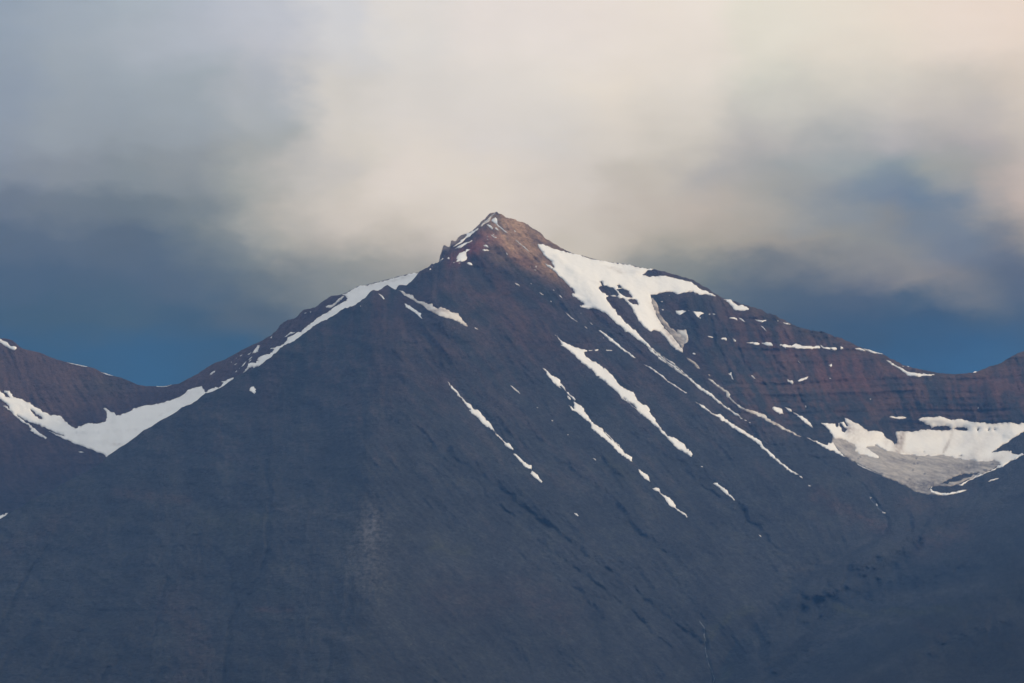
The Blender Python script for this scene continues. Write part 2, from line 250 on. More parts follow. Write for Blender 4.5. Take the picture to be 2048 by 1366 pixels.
# --- the summit
S('squarish snow patch high on the summit pyramid', P(22,'1135,262 1160,235 1205,212 1225,235 1240,285 1238,325 1210,322 1170,300 1145,280'), h=4)
S('long straight hairline of snow running down from the top patch', P(22,'1205,318 1238,322 1270,358 1330,410 1400,465 1408,480 1380,470 1310,412 1250,362'), h=3.5)
S('wedge of snow left of the top patch', P(22,'1045,335 1090,340 1130,358 1156,385 1148,420 1115,392 1080,360'), h=4)
S('small rounded snow spot right of the wedge near the top', P(22,'1195,388 1220,382 1245,410 1268,438 1235,430 1205,408'), h=4)
S('Y shaped snow marks in the middle of the summit face', P(22,'1122,505 1150,512 1175,535 1220,548 1215,562 1175,548 1140,525'), h=3.5)
S('snow speck above the Y shaped marks', P(22,'1155,498 1178,502 1188,520 1170,515'), h=3)
S('thin straight snow line on the right of the summit face', P(22,'1540,590 1560,595 1620,650 1690,705 1740,755 1782,792 1768,792 1700,735 1620,665'), h=3.5)
for q, lb in zip(('1515,430 1532,432 1548,455 1540,460 1525,448','1380,818 1398,815 1415,850 1402,850','1060,528 1078,545 1066,546','1056,575 1080,590 1066,598',), ('snow dot on the upper right of the summit face', 'snow dot low on the right of the summit face', 'faint snow dot on the orange rock left of the Y marks', 'lower snow dot on the orange rock left of the Y marks')):
    S(lb, P(22,q), group='dots on the summit face', h=3)
S('small double peaked snow patch in the middle left of the summit rocks', P(22,'998,690 1040,678 1070,700 1085,728 1060,725 1030,708'), h=4)
S('flat little snow patch under the double peaked one', P(22,'975,772 1010,752 1055,755 1092,775 1065,785 1010,785'), h=4)
S('snow strip lining the left edge of the summit, the longest one there', P(22,'470,722 520,680 580,640 640,585 690,540 720,510 700,495 760,475 830,440 880,405 918,392 910,420 850,460 800,495 760,540 710,560 680,590 650,620 620,650 560,675 510,700'), h=4)
S('pale rime of thin snow on the topmost left edge of the summit', P(22,'940,370 965,335 1010,290 1060,250 1110,200 1150,160 1195,130 1190,155 1150,195 1120,240 1090,290 1040,320 1000,335 960,365'), style='grit', h=3)
S('second snow strip, shorter, right under the long edge strip', P(22,'508,748 550,715 600,690 650,660 700,642 760,625 800,598 812,608 780,630 735,650 710,672 660,695 610,735 560,735'), h=4)
S('square snow patch with ragged sides at the foot of the red summit rocks', P(22,'520,975 560,925 525,918 550,870 590,820 640,800 690,795 700,760 775,755 720,790 700,810 702,850 720,895 710,930 685,945 650,968 600,965'), h=5)
S('pointed snow patch right below the ragged square one', P(22,'708,992 755,975 790,990 812,1020 800,1028 765,1022 735,1005'), h=4)
S('small snow blot between pinnacle and ragged square patch', P(22,'380,905 400,885 418,905 412,925 390,920'), h=3.5)
S('thin slanting snow sliver at the foot of the pinnacle', P(22,'240,965 265,935 300,905 315,910 290,935 262,962 245,972'), h=3.5)
for q, lb in zip(('560,995 585,988 605,995 585,1005','475,980 495,978 505,988 485,990','75,1105 90,1085 108,1088 100,1105 85,1110','122,1060 132,1056 135,1066',), ('snow spot tucked under the ragged square patch', 'faint snow spot left of the one under the ragged square patch', 'lowest snow spot where the summit rocks meet the left ridge', 'tiny snow spot just above the lowest one on the left ridge')):
    S(lb, P(22,q), group='spots under the summit rocks', h=3)
for q, lb in zip(('1800,1048 1812,1060 1800,1058','1880,1050 1897,1038 1908,1050 1895,1068','1855,1102 1890,1105 1915,1112 1885,1116','1795,1335 1825,1350 1812,1352','1525,1325 1555,1345 1580,1364 1560,1362',), ('faint left fleck of the dark band under the summit', 'round white fleck in the dark band under the summit', 'flat grey fleck under the round one in the dark band', 'snow fleck at the lower right corner of the summit block', 'slanted snow fleck low under the middle of the summit block')):
    S(lb, P(22,q), group='flecks in the dark band', h=3)
# --- right shoulder and headwall
S('curved snow patch hugging the right skyline, below the big field', P(24,'325,258 365,265 410,262 440,290 480,325 520,345 560,338 590,345 630,375 668,400 660,412 625,418 600,432 565,420 495,418 450,385 415,345 385,300'), h=5)
S('left of the two shield shaped snow patches beneath the cliff', P(25,'1040,702 1110,695 1160,690 1220,695 1290,705 1255,735 1210,755 1165,785 1135,798 1095,775 1060,755'), h=4)
S('triangular snow patch right of the shield shaped one beneath the cliff', P(25,'1430,715 1500,715 1560,722 1610,720 1650,745 1690,762 1640,775 1610,790 1585,825 1565,855 1530,840 1490,790 1455,755'), h=4)
for q, lb in zip(('1580,850 1605,855 1602,885 1582,880','1325,685 1350,690 1340,705','1785,768 1825,765 1828,782 1795,785','1870,775 1900,762 1945,775 1900,798','700,485 740,480 745,500 712,502','712,662 750,665 772,690 740,688','880,335 905,340 895,352',), ('snow crumb under the point of the triangular patch', 'snow crumb between the shield shaped and triangular patches', 'left crumb of the pair right of the triangular patch', 'right crumb of the pair right of the triangular patch', 'snow dot high in the dark corner of the cliff', 'slanted snow dash lower in the dark corner of the cliff', 'faint snow dot on the brown rim above the cliff')):
    S(lb, P(25,q), group='crumbs in the cliff band', h=3)
S('snow lens left of a matching one, high on the right slope', P(24,'400,520 425,508 470,512 500,525 512,552 480,538 445,528 420,530'), h=4)
S('snow lens right of a matching one, high on the right slope', P(24,'525,518 560,522 590,540 618,572 590,562 560,545 535,535'), h=4)
S('sagging snow strip near the right skyline', P(24,'750,540 790,545 850,552 905,545 905,558 870,568 850,580 810,568 775,560'), h=4)
S('small snow strip on the skyline rocks, right of the sagging one', P(24,'1135,580 1165,585 1205,592 1235,605 1220,612 1180,603 1145,593'), h=3.5)
S('speck of snow between the sagging strip and the skyline strip', P(24,'1056,555 1072,554 1074,566 1060,566'), h=3)
S('hairline of snow slanting below the sagging strip', P(24,'835,622 855,635 885,672 912,702 898,696 868,660 842,636'), h=3)
S('first small snow lens from the left in the level row across the right slope', P(24,'105,768 140,768 180,780 160,788 120,780'), h=3.5)
S('second small snow lens in the level row across the right slope', P(24,'285,802 310,788 345,788 365,805 358,828 330,815 300,812'), h=4)
S('third, smallest snow bit in the level row across the right slope', P(24,'445,805 468,802 492,828 485,842 455,832 468,818'), h=3.5)
S('tapering snow tongue in the level row, pointed on its left', P(24,'630,850 670,855 710,850 760,855 800,862 818,875 790,892 750,885 710,870 670,864'), h=4)
S('blunt snow lens in the level row, just left of the longest strip', P(24,'840,862 880,858 900,845 940,852 980,865 995,885 985,905 940,905 905,890 870,872'), h=4)
S('longest level snow strip across the right slope', P(24,'1085,890 1100,868 1125,885 1160,878 1210,885 1255,890 1300,875 1350,885 1400,892 1450,900 1510,905 1560,908 1600,898 1640,910 1635,928 1580,935 1500,942 1450,932 1400,925 1365,928 1345,942 1310,938 1270,920 1230,912 1180,915 1200,945 1160,920 1125,895 1100,900'), h=5)
S('shorter snow strip touching the right end of the longest level strip', P(24,'1632,880 1660,895 1680,912 1730,912 1780,925 1830,920 1870,930 1868,952 1820,955 1770,948 1720,938 1690,938 1655,912'), h=4)
S('small snow block closing the level row on the right', P(24,'1910,905 1930,915 1952,922 1955,950 1915,952 1912,932 1920,925'), h=3.5)
S('small snow strip just under the right skyline', P(3,'888,470 920,464 950,475 965,488 935,486 905,480'), h=3.5)
S('white line of snow along the right skyline', P(3,'950,468 1000,482 1050,498 1085,508 1050,508 1000,495 960,480'), h=3.5)
S('hooked snow tongue lying just left of the right saddle', P(3,'1105,550 1135,562 1170,585 1215,602 1240,622 1290,632 1340,640 1400,642 1440,650 1380,655 1350,655 1325,665 1290,658 1250,655 1235,638 1215,630 1200,612 1160,590 1125,570'), h=5)
for q, lb in zip(('1212,588 1228,590 1222,596','1245,588 1262,592 1255,597','1698,636 1712,625 1728,628 1715,636',), ('left speck of the pair above the hooked snow tongue', 'right speck of the pair above the hooked snow tongue', 'lone white speck on the skyline right of the saddle')):
    S(lb, P(3,q), group='specks on the right saddle', h=3)
S('forked snow mark shaped like a Y on the headwall', P(24,'383,1280 405,1278 420,1255 435,1258 432,1290 440,1320 458,1362 440,1350 420,1305 400,1290'), h=3.5)
S('small torn snow mark right of the Y shaped one', P(24,'695,1300 720,1305 745,1335 765,1350 740,1345 715,1325'), h=3.5)
S('smudge of snow left of the slanting leaf, upper headwall', P(3,'428,678 440,690 462,688 470,705 462,716 445,705 430,695'), h=3.5)
S('slanting leaf of snow on the upper headwall', P(3,'498,688 520,678 545,670 570,660 560,678 530,690 505,696'), h=3.5)
S('bright knot of snow on the red scree of the upper headwall', P(24,'1748,1160 1775,1158 1800,1142 1802,1170 1785,1190 1768,1170'), h=3.5)
for q, lb in zip(('712,668 724,672 728,678 716,675','548,862 556,860 558,874 550,872','1730,872 1740,872 1740,880 1732,880','495,548 505,560 518,572 508,568','988,812 1000,812 996,818',), ('double snow dot below the bright knot on the red scree', 'round snow dot above the slanting slash', 'tiny snow dot far right on the headwall under the right peak', 'small slanting fleck on the headwall left of the bright knot', 'pale dot in the middle of the dark headwall')):
    S(lb, P(3,q), group='dots on the headwall', h=3)
S('brown tinged snow patch below the tip of the dirty hollow', P(8,'1645,585 1690,605 1745,635 1770,665 1788,705 1760,700 1730,678 1740,660 1710,645 1670,618'), style='dirty', h=4)
S('brown snow scrap further down the same dirty gully', P(8,'1870,762 1888,762 1898,780 1885,782'), style='dirty', h=3.5)
S('pair of snow bits above the brown tinged patch', P(8,'1712,545 1728,535 1742,548 1740,560 1722,556'), h=3)
S('long stained snow ribbon sinking toward the glacier', P(10,'525,258 570,270 600,305 645,340 680,362 715,375 738,408 725,425 745,445 780,480 820,510 870,535 930,550 1000,570 1040,590 1080,625 1130,655 1180,685 1230,712 1290,745 1340,770 1390,798 1350,785 1290,760 1220,725 1160,700 1110,672 1060,645 1000,610 950,588 900,570 840,542 790,505 740,465 700,430 688,405 695,390 660,368 610,335 560,290'), style='grit', h=4)
# --- cirque
S('block of snow beside a longer slash, above the glacier on the left', P(27,'980,250 1010,225 1060,240 1115,255 1125,290 1145,335 1110,322 1085,335 1050,305 1015,285'), h=4.5)
S('small snow wedge at the top of the slash above the glacier', P(27,'1155,232 1190,242 1240,258 1258,292 1225,290 1190,265'), h=4)
S('slanting slash of snow above the left corner of the glacier', P(27,'1258,296 1310,318 1360,355 1395,350 1415,378 1460,395 1480,425 1510,450 1530,490 1555,525 1510,502 1450,460 1400,415 1350,370 1300,330'), h=4.5)
S('small flat snow patch on the rocks above the glacier', P(21,'812,62 840,55 870,66 910,60 950,60 975,70 940,80 905,84 875,78 845,74'), h=3.5)
S('grey debris dusted glacier filling the floor of the right cirque', P(21,'290,250 350,225 480,240 600,250 700,300 820,350 1000,380 1300,385 1600,430 1800,430 1900,440 1860,490 1835,505 1760,540 1700,575 1600,612 1500,652 1450,682 1380,697 1290,697 1210,698 1190,705 1180,725 1200,745 1250,762 1330,777 1200,774 1110,762 1050,747 1000,717 960,692 900,662 840,637 760,607 700,577 640,547 520,494 460,457 410,422 370,392 340,357 310,322 285,290'),
  holes=(P(21,'1285,672 1340,650 1400,612 1480,590 1560,580 1645,568 1600,592 1550,612 1500,628 1450,645 1400,660 1340,674'),), name='glacier', cat='glacier', style='ice', h=3)
S('wide bright snow apron under the headwall, wrapped around the glacier', P(21,'180,115 250,118 320,125 335,160 350,158 352,120 362,118 385,200 410,208 428,180 400,150 365,110 395,104 425,148 440,145 420,110 402,70 440,85 480,110 500,115 540,128 580,165 625,192 700,187 755,205 775,240 800,265 830,275 850,295 872,325 885,290 880,200 950,198 1030,205 1080,192 1110,177 1200,180 1290,191 1340,187 1383,173 1365,155 1330,140 1240,145 1205,167 1190,145 1130,115 1075,92 1110,75 1160,65 1220,70 1270,58 1320,70 1380,85 1480,90 1560,105 1660,115 1760,125 1820,118 1920,112 2000,128 2048,122 2300,110 2700,90 2500,130 2300,150 2048,197 1970,245 1880,310 1800,355 1745,387 1820,378 1925,370 1945,400 1990,405 2025,388 2045,405 1980,440 1900,487 1840,522 1700,580 1600,622 1530,655 1480,690 1440,690 1530,648 1600,608 1700,572 1780,535 1835,500 1825,478 1790,470 1700,475 1600,468 1520,465 1440,452 1360,430 1300,415 1200,428 1100,425 1010,420 930,408 860,388 800,380 740,350 690,310 680,335 650,335 605,345 640,365 690,400 728,432 715,448 640,430 560,405 485,375 505,345 490,325 430,290 350,262 305,258 300,240 270,190 240,155 205,130'),
  holes=(P(21,'1400,173 1440,155 1500,155 1535,180 1520,190 1450,186'), P(21,'1625,172 1638,172 1636,190 1626,188'), P(21,'1710,188 1728,178 1730,186 1716,194'), P(21,'1772,178 1786,180 1784,186'), P(21,'1455,418 1478,414 1476,422'), P(21,'1128,382 1136,382 1134,390')), h=8)
S('snow corner at the left edge of the glacier, thin tail to its upper left', P(21,'60,253 120,275 200,300 255,322 262,300 285,308 310,288 330,335 350,368 380,395 412,424 330,395 250,357 170,312'), h=6)
S('bright rim of snow curling round the foot of the glacier', P(21,'1190,722 1200,702 1215,703 1195,716 1210,740 1280,756 1340,762 1420,748 1500,728 1540,727 1430,765 1330,781 1250,772 1195,755 1180,735'), h=4)
S('thin snow line on the dark slope right of the glacier foot', P(21,'1718,655 1755,635 1800,622 1818,625 1775,640 1740,652'), h=3.5)
S('thin white line of snow along the lower left edge of the glacier', P(21,'520,490 580,520 650,552 720,588 650,556 580,530 525,500'), h=6)
for q, lb in zip(('1145,275 1155,275 1152,284 1146,283','1180,312 1188,316 1192,330 1184,326','1216,360 1240,368 1232,372 1220,367',), ('uppermost white dot in the gully below the glacier', 'middle white dot in the gully below the glacier', 'lowest, flattest white dot in the gully below the glacier')):
    S(lb, P(13,q), group='dots in the gully below the glacier', h=3)
# --- behind the left ridge
S('long bright band of snow running behind the left ridge from the summit block', P(6,'1785,186 1740,192 1700,200 1620,222 1540,244 1460,266 1370,290 1330,292 1290,303 1250,322 1200,352 1150,372 1190,375 1210,395 1195,415 1150,440 1110,460 1080,485 1040,510 1000,535 940,575 900,610 860,640 830,668 790,680 740,705 720,730 690,760 660,785 620,793 600,798 575,815 605,810 590,840 560,855 520,865 480,880 465,898 475,905 440,925 410,930 385,955 365,985 350,1008 395,978 400,970 430,955 440,970 470,952 490,955 560,920 660,850 780,790 900,700 1000,640 1100,590 1200,540 1330,490 1420,410 1500,370 1600,370 1700,340 1800,280 1820,200'), layer='L', h=6, name='snowfield', cat='snowfield')
S('oblong snow patch among the rocks beside the long band behind the left ridge', P(6,'1030,462 1050,452 1085,448 1110,430 1140,395 1185,378 1165,400 1130,430 1095,460 1060,475 1035,474'), layer='L', style='grit', h=4)
S('forked snow sliver at the upper edge of the long band', P(6,'690,712 715,695 745,672 765,675 790,668 760,685 730,695 705,712'), layer='L', h=4)
S('thick snow dash on the brown slope below the left skyline', P(28,'1095,455 1140,390 1200,300 1260,230 1300,175 1370,185 1330,240 1350,265 1310,320 1285,370 1300,400 1240,420 1190,445 1140,440'), layer='L', h=4)
S('small snow comma left of the thick dash', P(28,'935,508 980,465 1030,455 1075,410 1070,435 1020,480 975,505'), layer='L', h=3.5)
S('tiny tilted snow dash nearest the left skyline', P(28,'680,545 700,520 760,498 750,520 695,565'), layer='L', h=3.5)
S('straight snow dash right of the curved one, above the small snow triangle', P(28,'975,680 1030,620 1090,568 1098,590 1040,650 990,685'), layer='L', h=3.5)
S('short snow dash just below the straight one', P(28,'990,765 1010,715 1080,655 1060,695 1010,755'), layer='L', h=3.5)
S('curved tapering snow dash on the brown slope', P(28,'715,905 760,870 820,790 870,740 912,740 870,790 820,850 760,895'), layer='L', h=3.5)
S('ragged snow dash low on the brown slope beside the ridge', P(28,'765,1135 820,1075 890,1020 940,985 978,992 920,1040 860,1085 800,1130'), layer='L', h=3.5)
S('last thin snow dash against the dark ridge', P(28,'960,1170 1010,1125 1060,1070 1120,1050 1090,1090 1030,1140'), layer='L', h=3.5)
for q, lb in zip(('495,845 530,820 598,790 575,812 520,850 500,862','525,1105 545,1065 580,1040 575,1070 545,1105','545,610 570,612 565,630 548,630','645,965 680,940 665,970','365,755 400,745 395,768 372,770',), ('bent snow fleck under the tiny tilted dash', 'lowest snow fleck on the brown slope, left of the ragged dash', 'faint snow fleck nearest the left skyline, under the tilted dash', 'faint hairline of snow between curved and lowest flecks', 'leftmost faint snow fleck on the brown slope')):
    S(lb, P(28,q), layer='L', group='flecks near the left skyline', h=3)
for q, lb in zip(('855,515 872,512 870,518 858,520','898,508 910,506 905,514','575,718 585,708 592,712 582,722',), ('left snow fleck of the pair high on the rocky shoulder', 'right snow fleck of the pair high on the rocky shoulder', 'snow fleck lower on the rocky shoulder near the skyline')):
    S(lb, P(6,q), layer='L', group='flecks on the rocky shoulder', h=3)
S('single slanting snow dash above the left saddle', P(5,'1718,448 1735,428 1765,412 1755,430 1730,448'), layer='L', h=4)
S('short white line of snow on the floor of the left saddle skyline', P(5,'1268,543 1300,544 1340,545 1408,530 1370,545 1330,551 1290,549'), layer='L', h=4)
S('thin snow line on the left skyline, the longer one further up', P(5,'545,343 600,357 660,370 718,380 690,382 620,368 570,354'), layer='L', h=4)
S('thin snow line on the left skyline, the shorter one lower down', P(5,'825,427 870,440 930,458 900,457 850,440'), layer='L', h=4)
S('slanting snow bar on the crest at the far left', P(5,'-120,130 -60,140 0,155 40,172 70,195 100,215 130,222 138,235 120,250 100,245 60,220 20,195 -20,180 -100,160'), layer='L', h=5)
S('vast V shaped snow bowl between the brown mountain and the dark ridge', P(5,'-180,480 -100,520 0,582 30,600 55,630 80,638 60,605 35,590 35,575 75,580 100,610 110,630 150,640 180,648 215,670 250,680 270,700 310,725 340,735 355,755 390,765 420,782 480,780 505,800 540,835 580,865 615,890 635,888 640,868 690,858 730,845 800,850 850,838 872,828 875,775 870,755 850,725 858,720 890,745 900,758 930,755 950,785 965,775 980,780 1040,762 1080,738 1140,710 1200,695 1260,695 1340,675 1420,650 1490,620 1520,595 1550,570 1600,552 1650,540 1662,560 1685,590 1720,570 1775,548 1790,555 1835,512 1810,508 1850,500 1885,478 1912,470 1915,485 1880,530 1800,590 1720,620 1660,660 1500,760 1300,870 1100,1000 950,1120 885,1150 860,1105 820,1092 760,1065 690,1040 630,1020 570,995 520,975 470,950 430,925 400,915 410,910 460,930 500,945 530,950 490,935 430,912 380,885 320,860 260,842 200,815 150,785 135,775 160,800 200,830 240,855 290,895 330,930 388,965 370,975 330,955 280,930 245,905 262,890 210,850 170,830 130,790 80,745 20,700 40,700 85,730 75,710 40,675 0,650 -100,590 -180,540'),
  holes=(P(5,'248,730 275,745 300,775 345,795 350,808 325,808 295,790 270,765'),), layer='L', h=9, name='snowfield', cat='snowfield')
S('tiny white dash on the spur below the snow bowl', P(5,'640,1078 665,1076 690,1084 665,1088'), layer='L', h=4)
S('small white wedge of snow at the left border beside the dark ridge', P(11,'-60,420 0,385 50,367 20,395 -20,430'), layer='L', h=5)


# ------------------------------------------------------------------ terrain as depth over the view of the massif
X0, X1, Y0, Y1_, ST = -330.0, 2410.0, 400.0, 1530.0, 1.5
gx = np.arange(X0, X1, ST); gy = np.arange(Y0, Y1_, ST)
PX, PY = np.meshgrid(gx, gy); U = PX - 990.0; D = PY - 425.0

SKY_M = np.vstack([P(0, '-330,1195 -150,1112 -60,1068'), P(11, '0,402 60,368 130,325 200,282 300,235 370,196 430,165 500,128 560,98 600,70'),
  P(5, '885,1110 930,1080 980,1045 1040,1010 1100,965 1180,900 1240,875 1300,830 1380,790 1440,755 1490,715 1560,690 1610,660 1680,600 1730,590 1780,565 1830,540 1870,510 1915,478'),
  P(6, '300,1030 370,1000 430,972 470,960 520,920 570,885 620,840 660,800 740,760 800,720 860,680 910,640 960,600 1050,560 1120,520 1180,480 1250,460 1300,430 1350,395 1380,360 1410,330 1450,335 1480,325 1510,300 1535,285 1570,310 1605,325 1625,290 1650,285 1690,290 1740,250 1770,215 1800,172'),
  P(22, '0,1090 60,1060 108,1015 125,990 138,1020 170,1000 215,975 240,960 252,880 280,800 300,705 318,695 335,682 350,700 365,700 385,715 400,712 425,712 440,620 470,603 520,610 560,560 620,520 700,495 780,450 840,400 900,350 960,290 1040,220 1100,150 1190,125 1225,116 1260,145 1340,175 1420,220 1500,240 1600,280 1700,310 1780,355 1860,405 1940,455 2000,505'),
  P(2, '160,140 220,180 290,225 340,250 388,272 470,292 560,318 640,335 720,347 800,358 880,372 940,388 1000,400 1055,402 1130,420 1200,438 1270,460 1350,480 1400,505 1450,535 1510,570 1560,605 1620,640 1700,665 1780,685 1850,710 1920,725 1980,760'),
  P(3, '340,240 400,270 450,300 520,330 590,345 660,350 720,375 800,400 870,435 940,465 1000,485 1090,515 1150,545 1230,585 1300,605 1380,620 1450,635 1560,645 1640,640 1700,635 1760,615 1820,590 1890,570 1950,530 2000,505 2048,488'),
  P(0, '2100,676 2180,640 2300,560 2410,500')])
SKY_L = np.vstack([P(0, '-330,590 -150,640 -50,670'), P(5, '0,152 20,148 60,155 100,165 130,190 160,220 200,240 260,252 340,270 400,300 470,325 550,345 620,362 700,378 770,395 830,425 930,458 1000,475 1060,500 1130,530 1200,542 1270,543 1330,545 1400,530 1470,520 1540,480 1620,440 1700,385 1760,350 1840,325 1930,275 1980,245 2040,218'),
  P(6, '500,745 580,700 620,665 660,610 720,575 790,550 820,515 850,490 900,480 940,470 990,430 1040,395 1080,372 1150,370 1200,350 1250,320 1290,300 1370,285 1460,262 1540,240 1620,218 1700,198 1785,186'), P(0, '860,541 900,545 960,570 1020,610 1060,650')])

# fall-line directions, blended over the massif: streaks run down each face
def aniso(seed, lam, stretch, fn, octs, gain=.5):
    wx = 18 * gn(PX / 160, PY / 160, seed + 90); wy = 18 * gn(PX / 160 + 9, PY / 160, seed + 91)
    tot = 0; wsum = 0
    for k, (phi, wgt) in enumerate(FLOW):
        c, s = math.cos(math.radians(phi)), math.sin(math.radians(phi))
        al = (PX + wx) * c + (PY + wy) * s; cr = -(PX + wx) * s + (PY + wy) * c
        tot = tot + wgt * fn(cr / lam + 31 * k, al / (lam * stretch) + 17 * k, seed + 7 * k, octs, gain); wsum = wsum + wgt * wgt
    return tot / np.sqrt(wsum)
crest_x = np.interp(PY, [380, 450, 530, 600, 700, 900, 1050, 1366, 1530], [992, 978, 930, 850, 800, 770, 745, 715, 700])
val_x = np.interp(PY, [700, 850, 905, 985, 1010, 1130, 1250, 1366, 1530], [2700, 2200, 2052, 1945, 1860, 1640, 1520, 1430, 1390])
wl = sstep(60, -60, PX - crest_x - 60 * gn(PX / 200, PY / 200, 5)); wv_ = sstep(-40, 60, PX - val_x)
head = sstep(-80, 80, (PX - 1380) * .8 - (PY - 640) * .45) * (1 - wv_)
left2 = sstep(420, 120, PX - (PY - 900) * .2) * wl
right = (1 - wl) * (1 - wv_)
FLOW = [(47, right * (1 - head)), (88, wl * (1 - left2)), (120, left2), (150, wv_), (64, head)]

def carve(pts, w, dep):
    if np.mean(pts[:, 0] > np.interp(pts[:, 1], PY[:, 0], val_x[:, 0])) > .5: w *= 2.1; dep *= 1.3
    x0, y0 = pts.min(0) - 4 * w; x1, y1 = pts.max(0) + 4 * w
    i0, i1 = max(0, int((x0 - X0) / ST)), min(len(gx), int((x1 - X0) / ST)); j0, j1 = max(0, int((y0 - Y0) / ST)), min(len(gy), int((y1 - Y0) / ST))
    if i1 <= i0 or j1 <= j0: return
    q, r = PX[j0:j1, i0:i1], PY[j0:j1, i0:i1]
    jx = (2 + w * .6) * fbm(q / 26, r / 26, 70, 3); jy = (2 + w * .6) * fbm(q / 26 + 5, r / 26, 76, 3)
    d = segdist(q + jx, r + jy, pts) / w
    g = np.exp(-d * d); off = 0
    YM[j0:j1, i0:i1] += (.85 + .9 * wv_[j0:j1, i0:i1]) * dep * g * (.55 + .6 * sstep(-.6, .6, gn(q / 22, r / 22, 72)))
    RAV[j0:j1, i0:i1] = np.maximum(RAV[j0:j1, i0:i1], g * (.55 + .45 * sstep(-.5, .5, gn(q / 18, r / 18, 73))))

# massif: right-hand face, folded back left of its crest, folded forward right of the valley, hollowed by the cirque
YM = 1.07 * U - 2.35 * D
kl = np.interp(PY, [425, 540, 700, 1366], [2.4, 1.9, 1.6, 1.5])
YM += kl * softplus(crest_x - PX, 22)
YM -= 3.3 * .72 * softplus(PX - val_x, 24)
sp2 = np.interp(PY, [900, 1000, 1130, 1250, 1366, 1530], [2300, 2120, 1960, 1790, 1640, 1480]); YM -= 4.5 * softplus(PX - sp2, 16) - 4.5 * softplus(PX - sp2 - 90, 24); YM += 3.0 * softplus(PX - val_x - 80, 14) - 3.0 * softplus(PX - val_x - 170, 20)
YM += 34 * np.exp(-((PX - val_x + 8) / 26) ** 2) * sstep(1020, 1120, PY)
YM += 190 * np.exp(-((PX - 1880) / 230) ** 2 - ((PY - 880 - .04 * (PX - 1880)) / 70) ** 2)
YM += 45 * np.exp(-((PX - 1345) / 55) ** 2 - ((PY - 640 - .9 * (PX - 1345)) / 60) ** 2)      # hollow beside the cliff
YM -= 30 * np.exp(-((PX - 1005) / 70) ** 2 - ((PY - 480) / 45) ** 2)
YM -= 55 * np.exp(-((PX - 900 - .25 * (PY - 620)) / 60) ** 2) * np.exp(-((PY - 620) / 90) ** 2)
YM += 38 * np.sin(np.clip((PX - val_x) / 80 + 1.2 * gn(PX / 200, PY / 200, 55), -1, 99)) * wv_
RAV = np.zeros_like(YM)
big = aniso(11, 150, 4.0, fbm, 2); mid = aniso(23, 52, 4.2, ridge, 3, .55); fin = aniso(41, 17, 4.5, ridge, 3, .6)
rough = .45 + .55 * sstep(-.3, .5, gn(PX / 130, PY / 130, 61) + .3 * (D < 260))
smooth_l = 1 - .65 * wl * sstep(560, 700, PY)
YM += -36 * big * smooth_l - 11 * mid * rough * smooth_l - 2.8 * fin * rough * smooth_l
YM += 9 * wl * fbm(PX / 70, PY / 45, 441, 4, .55)
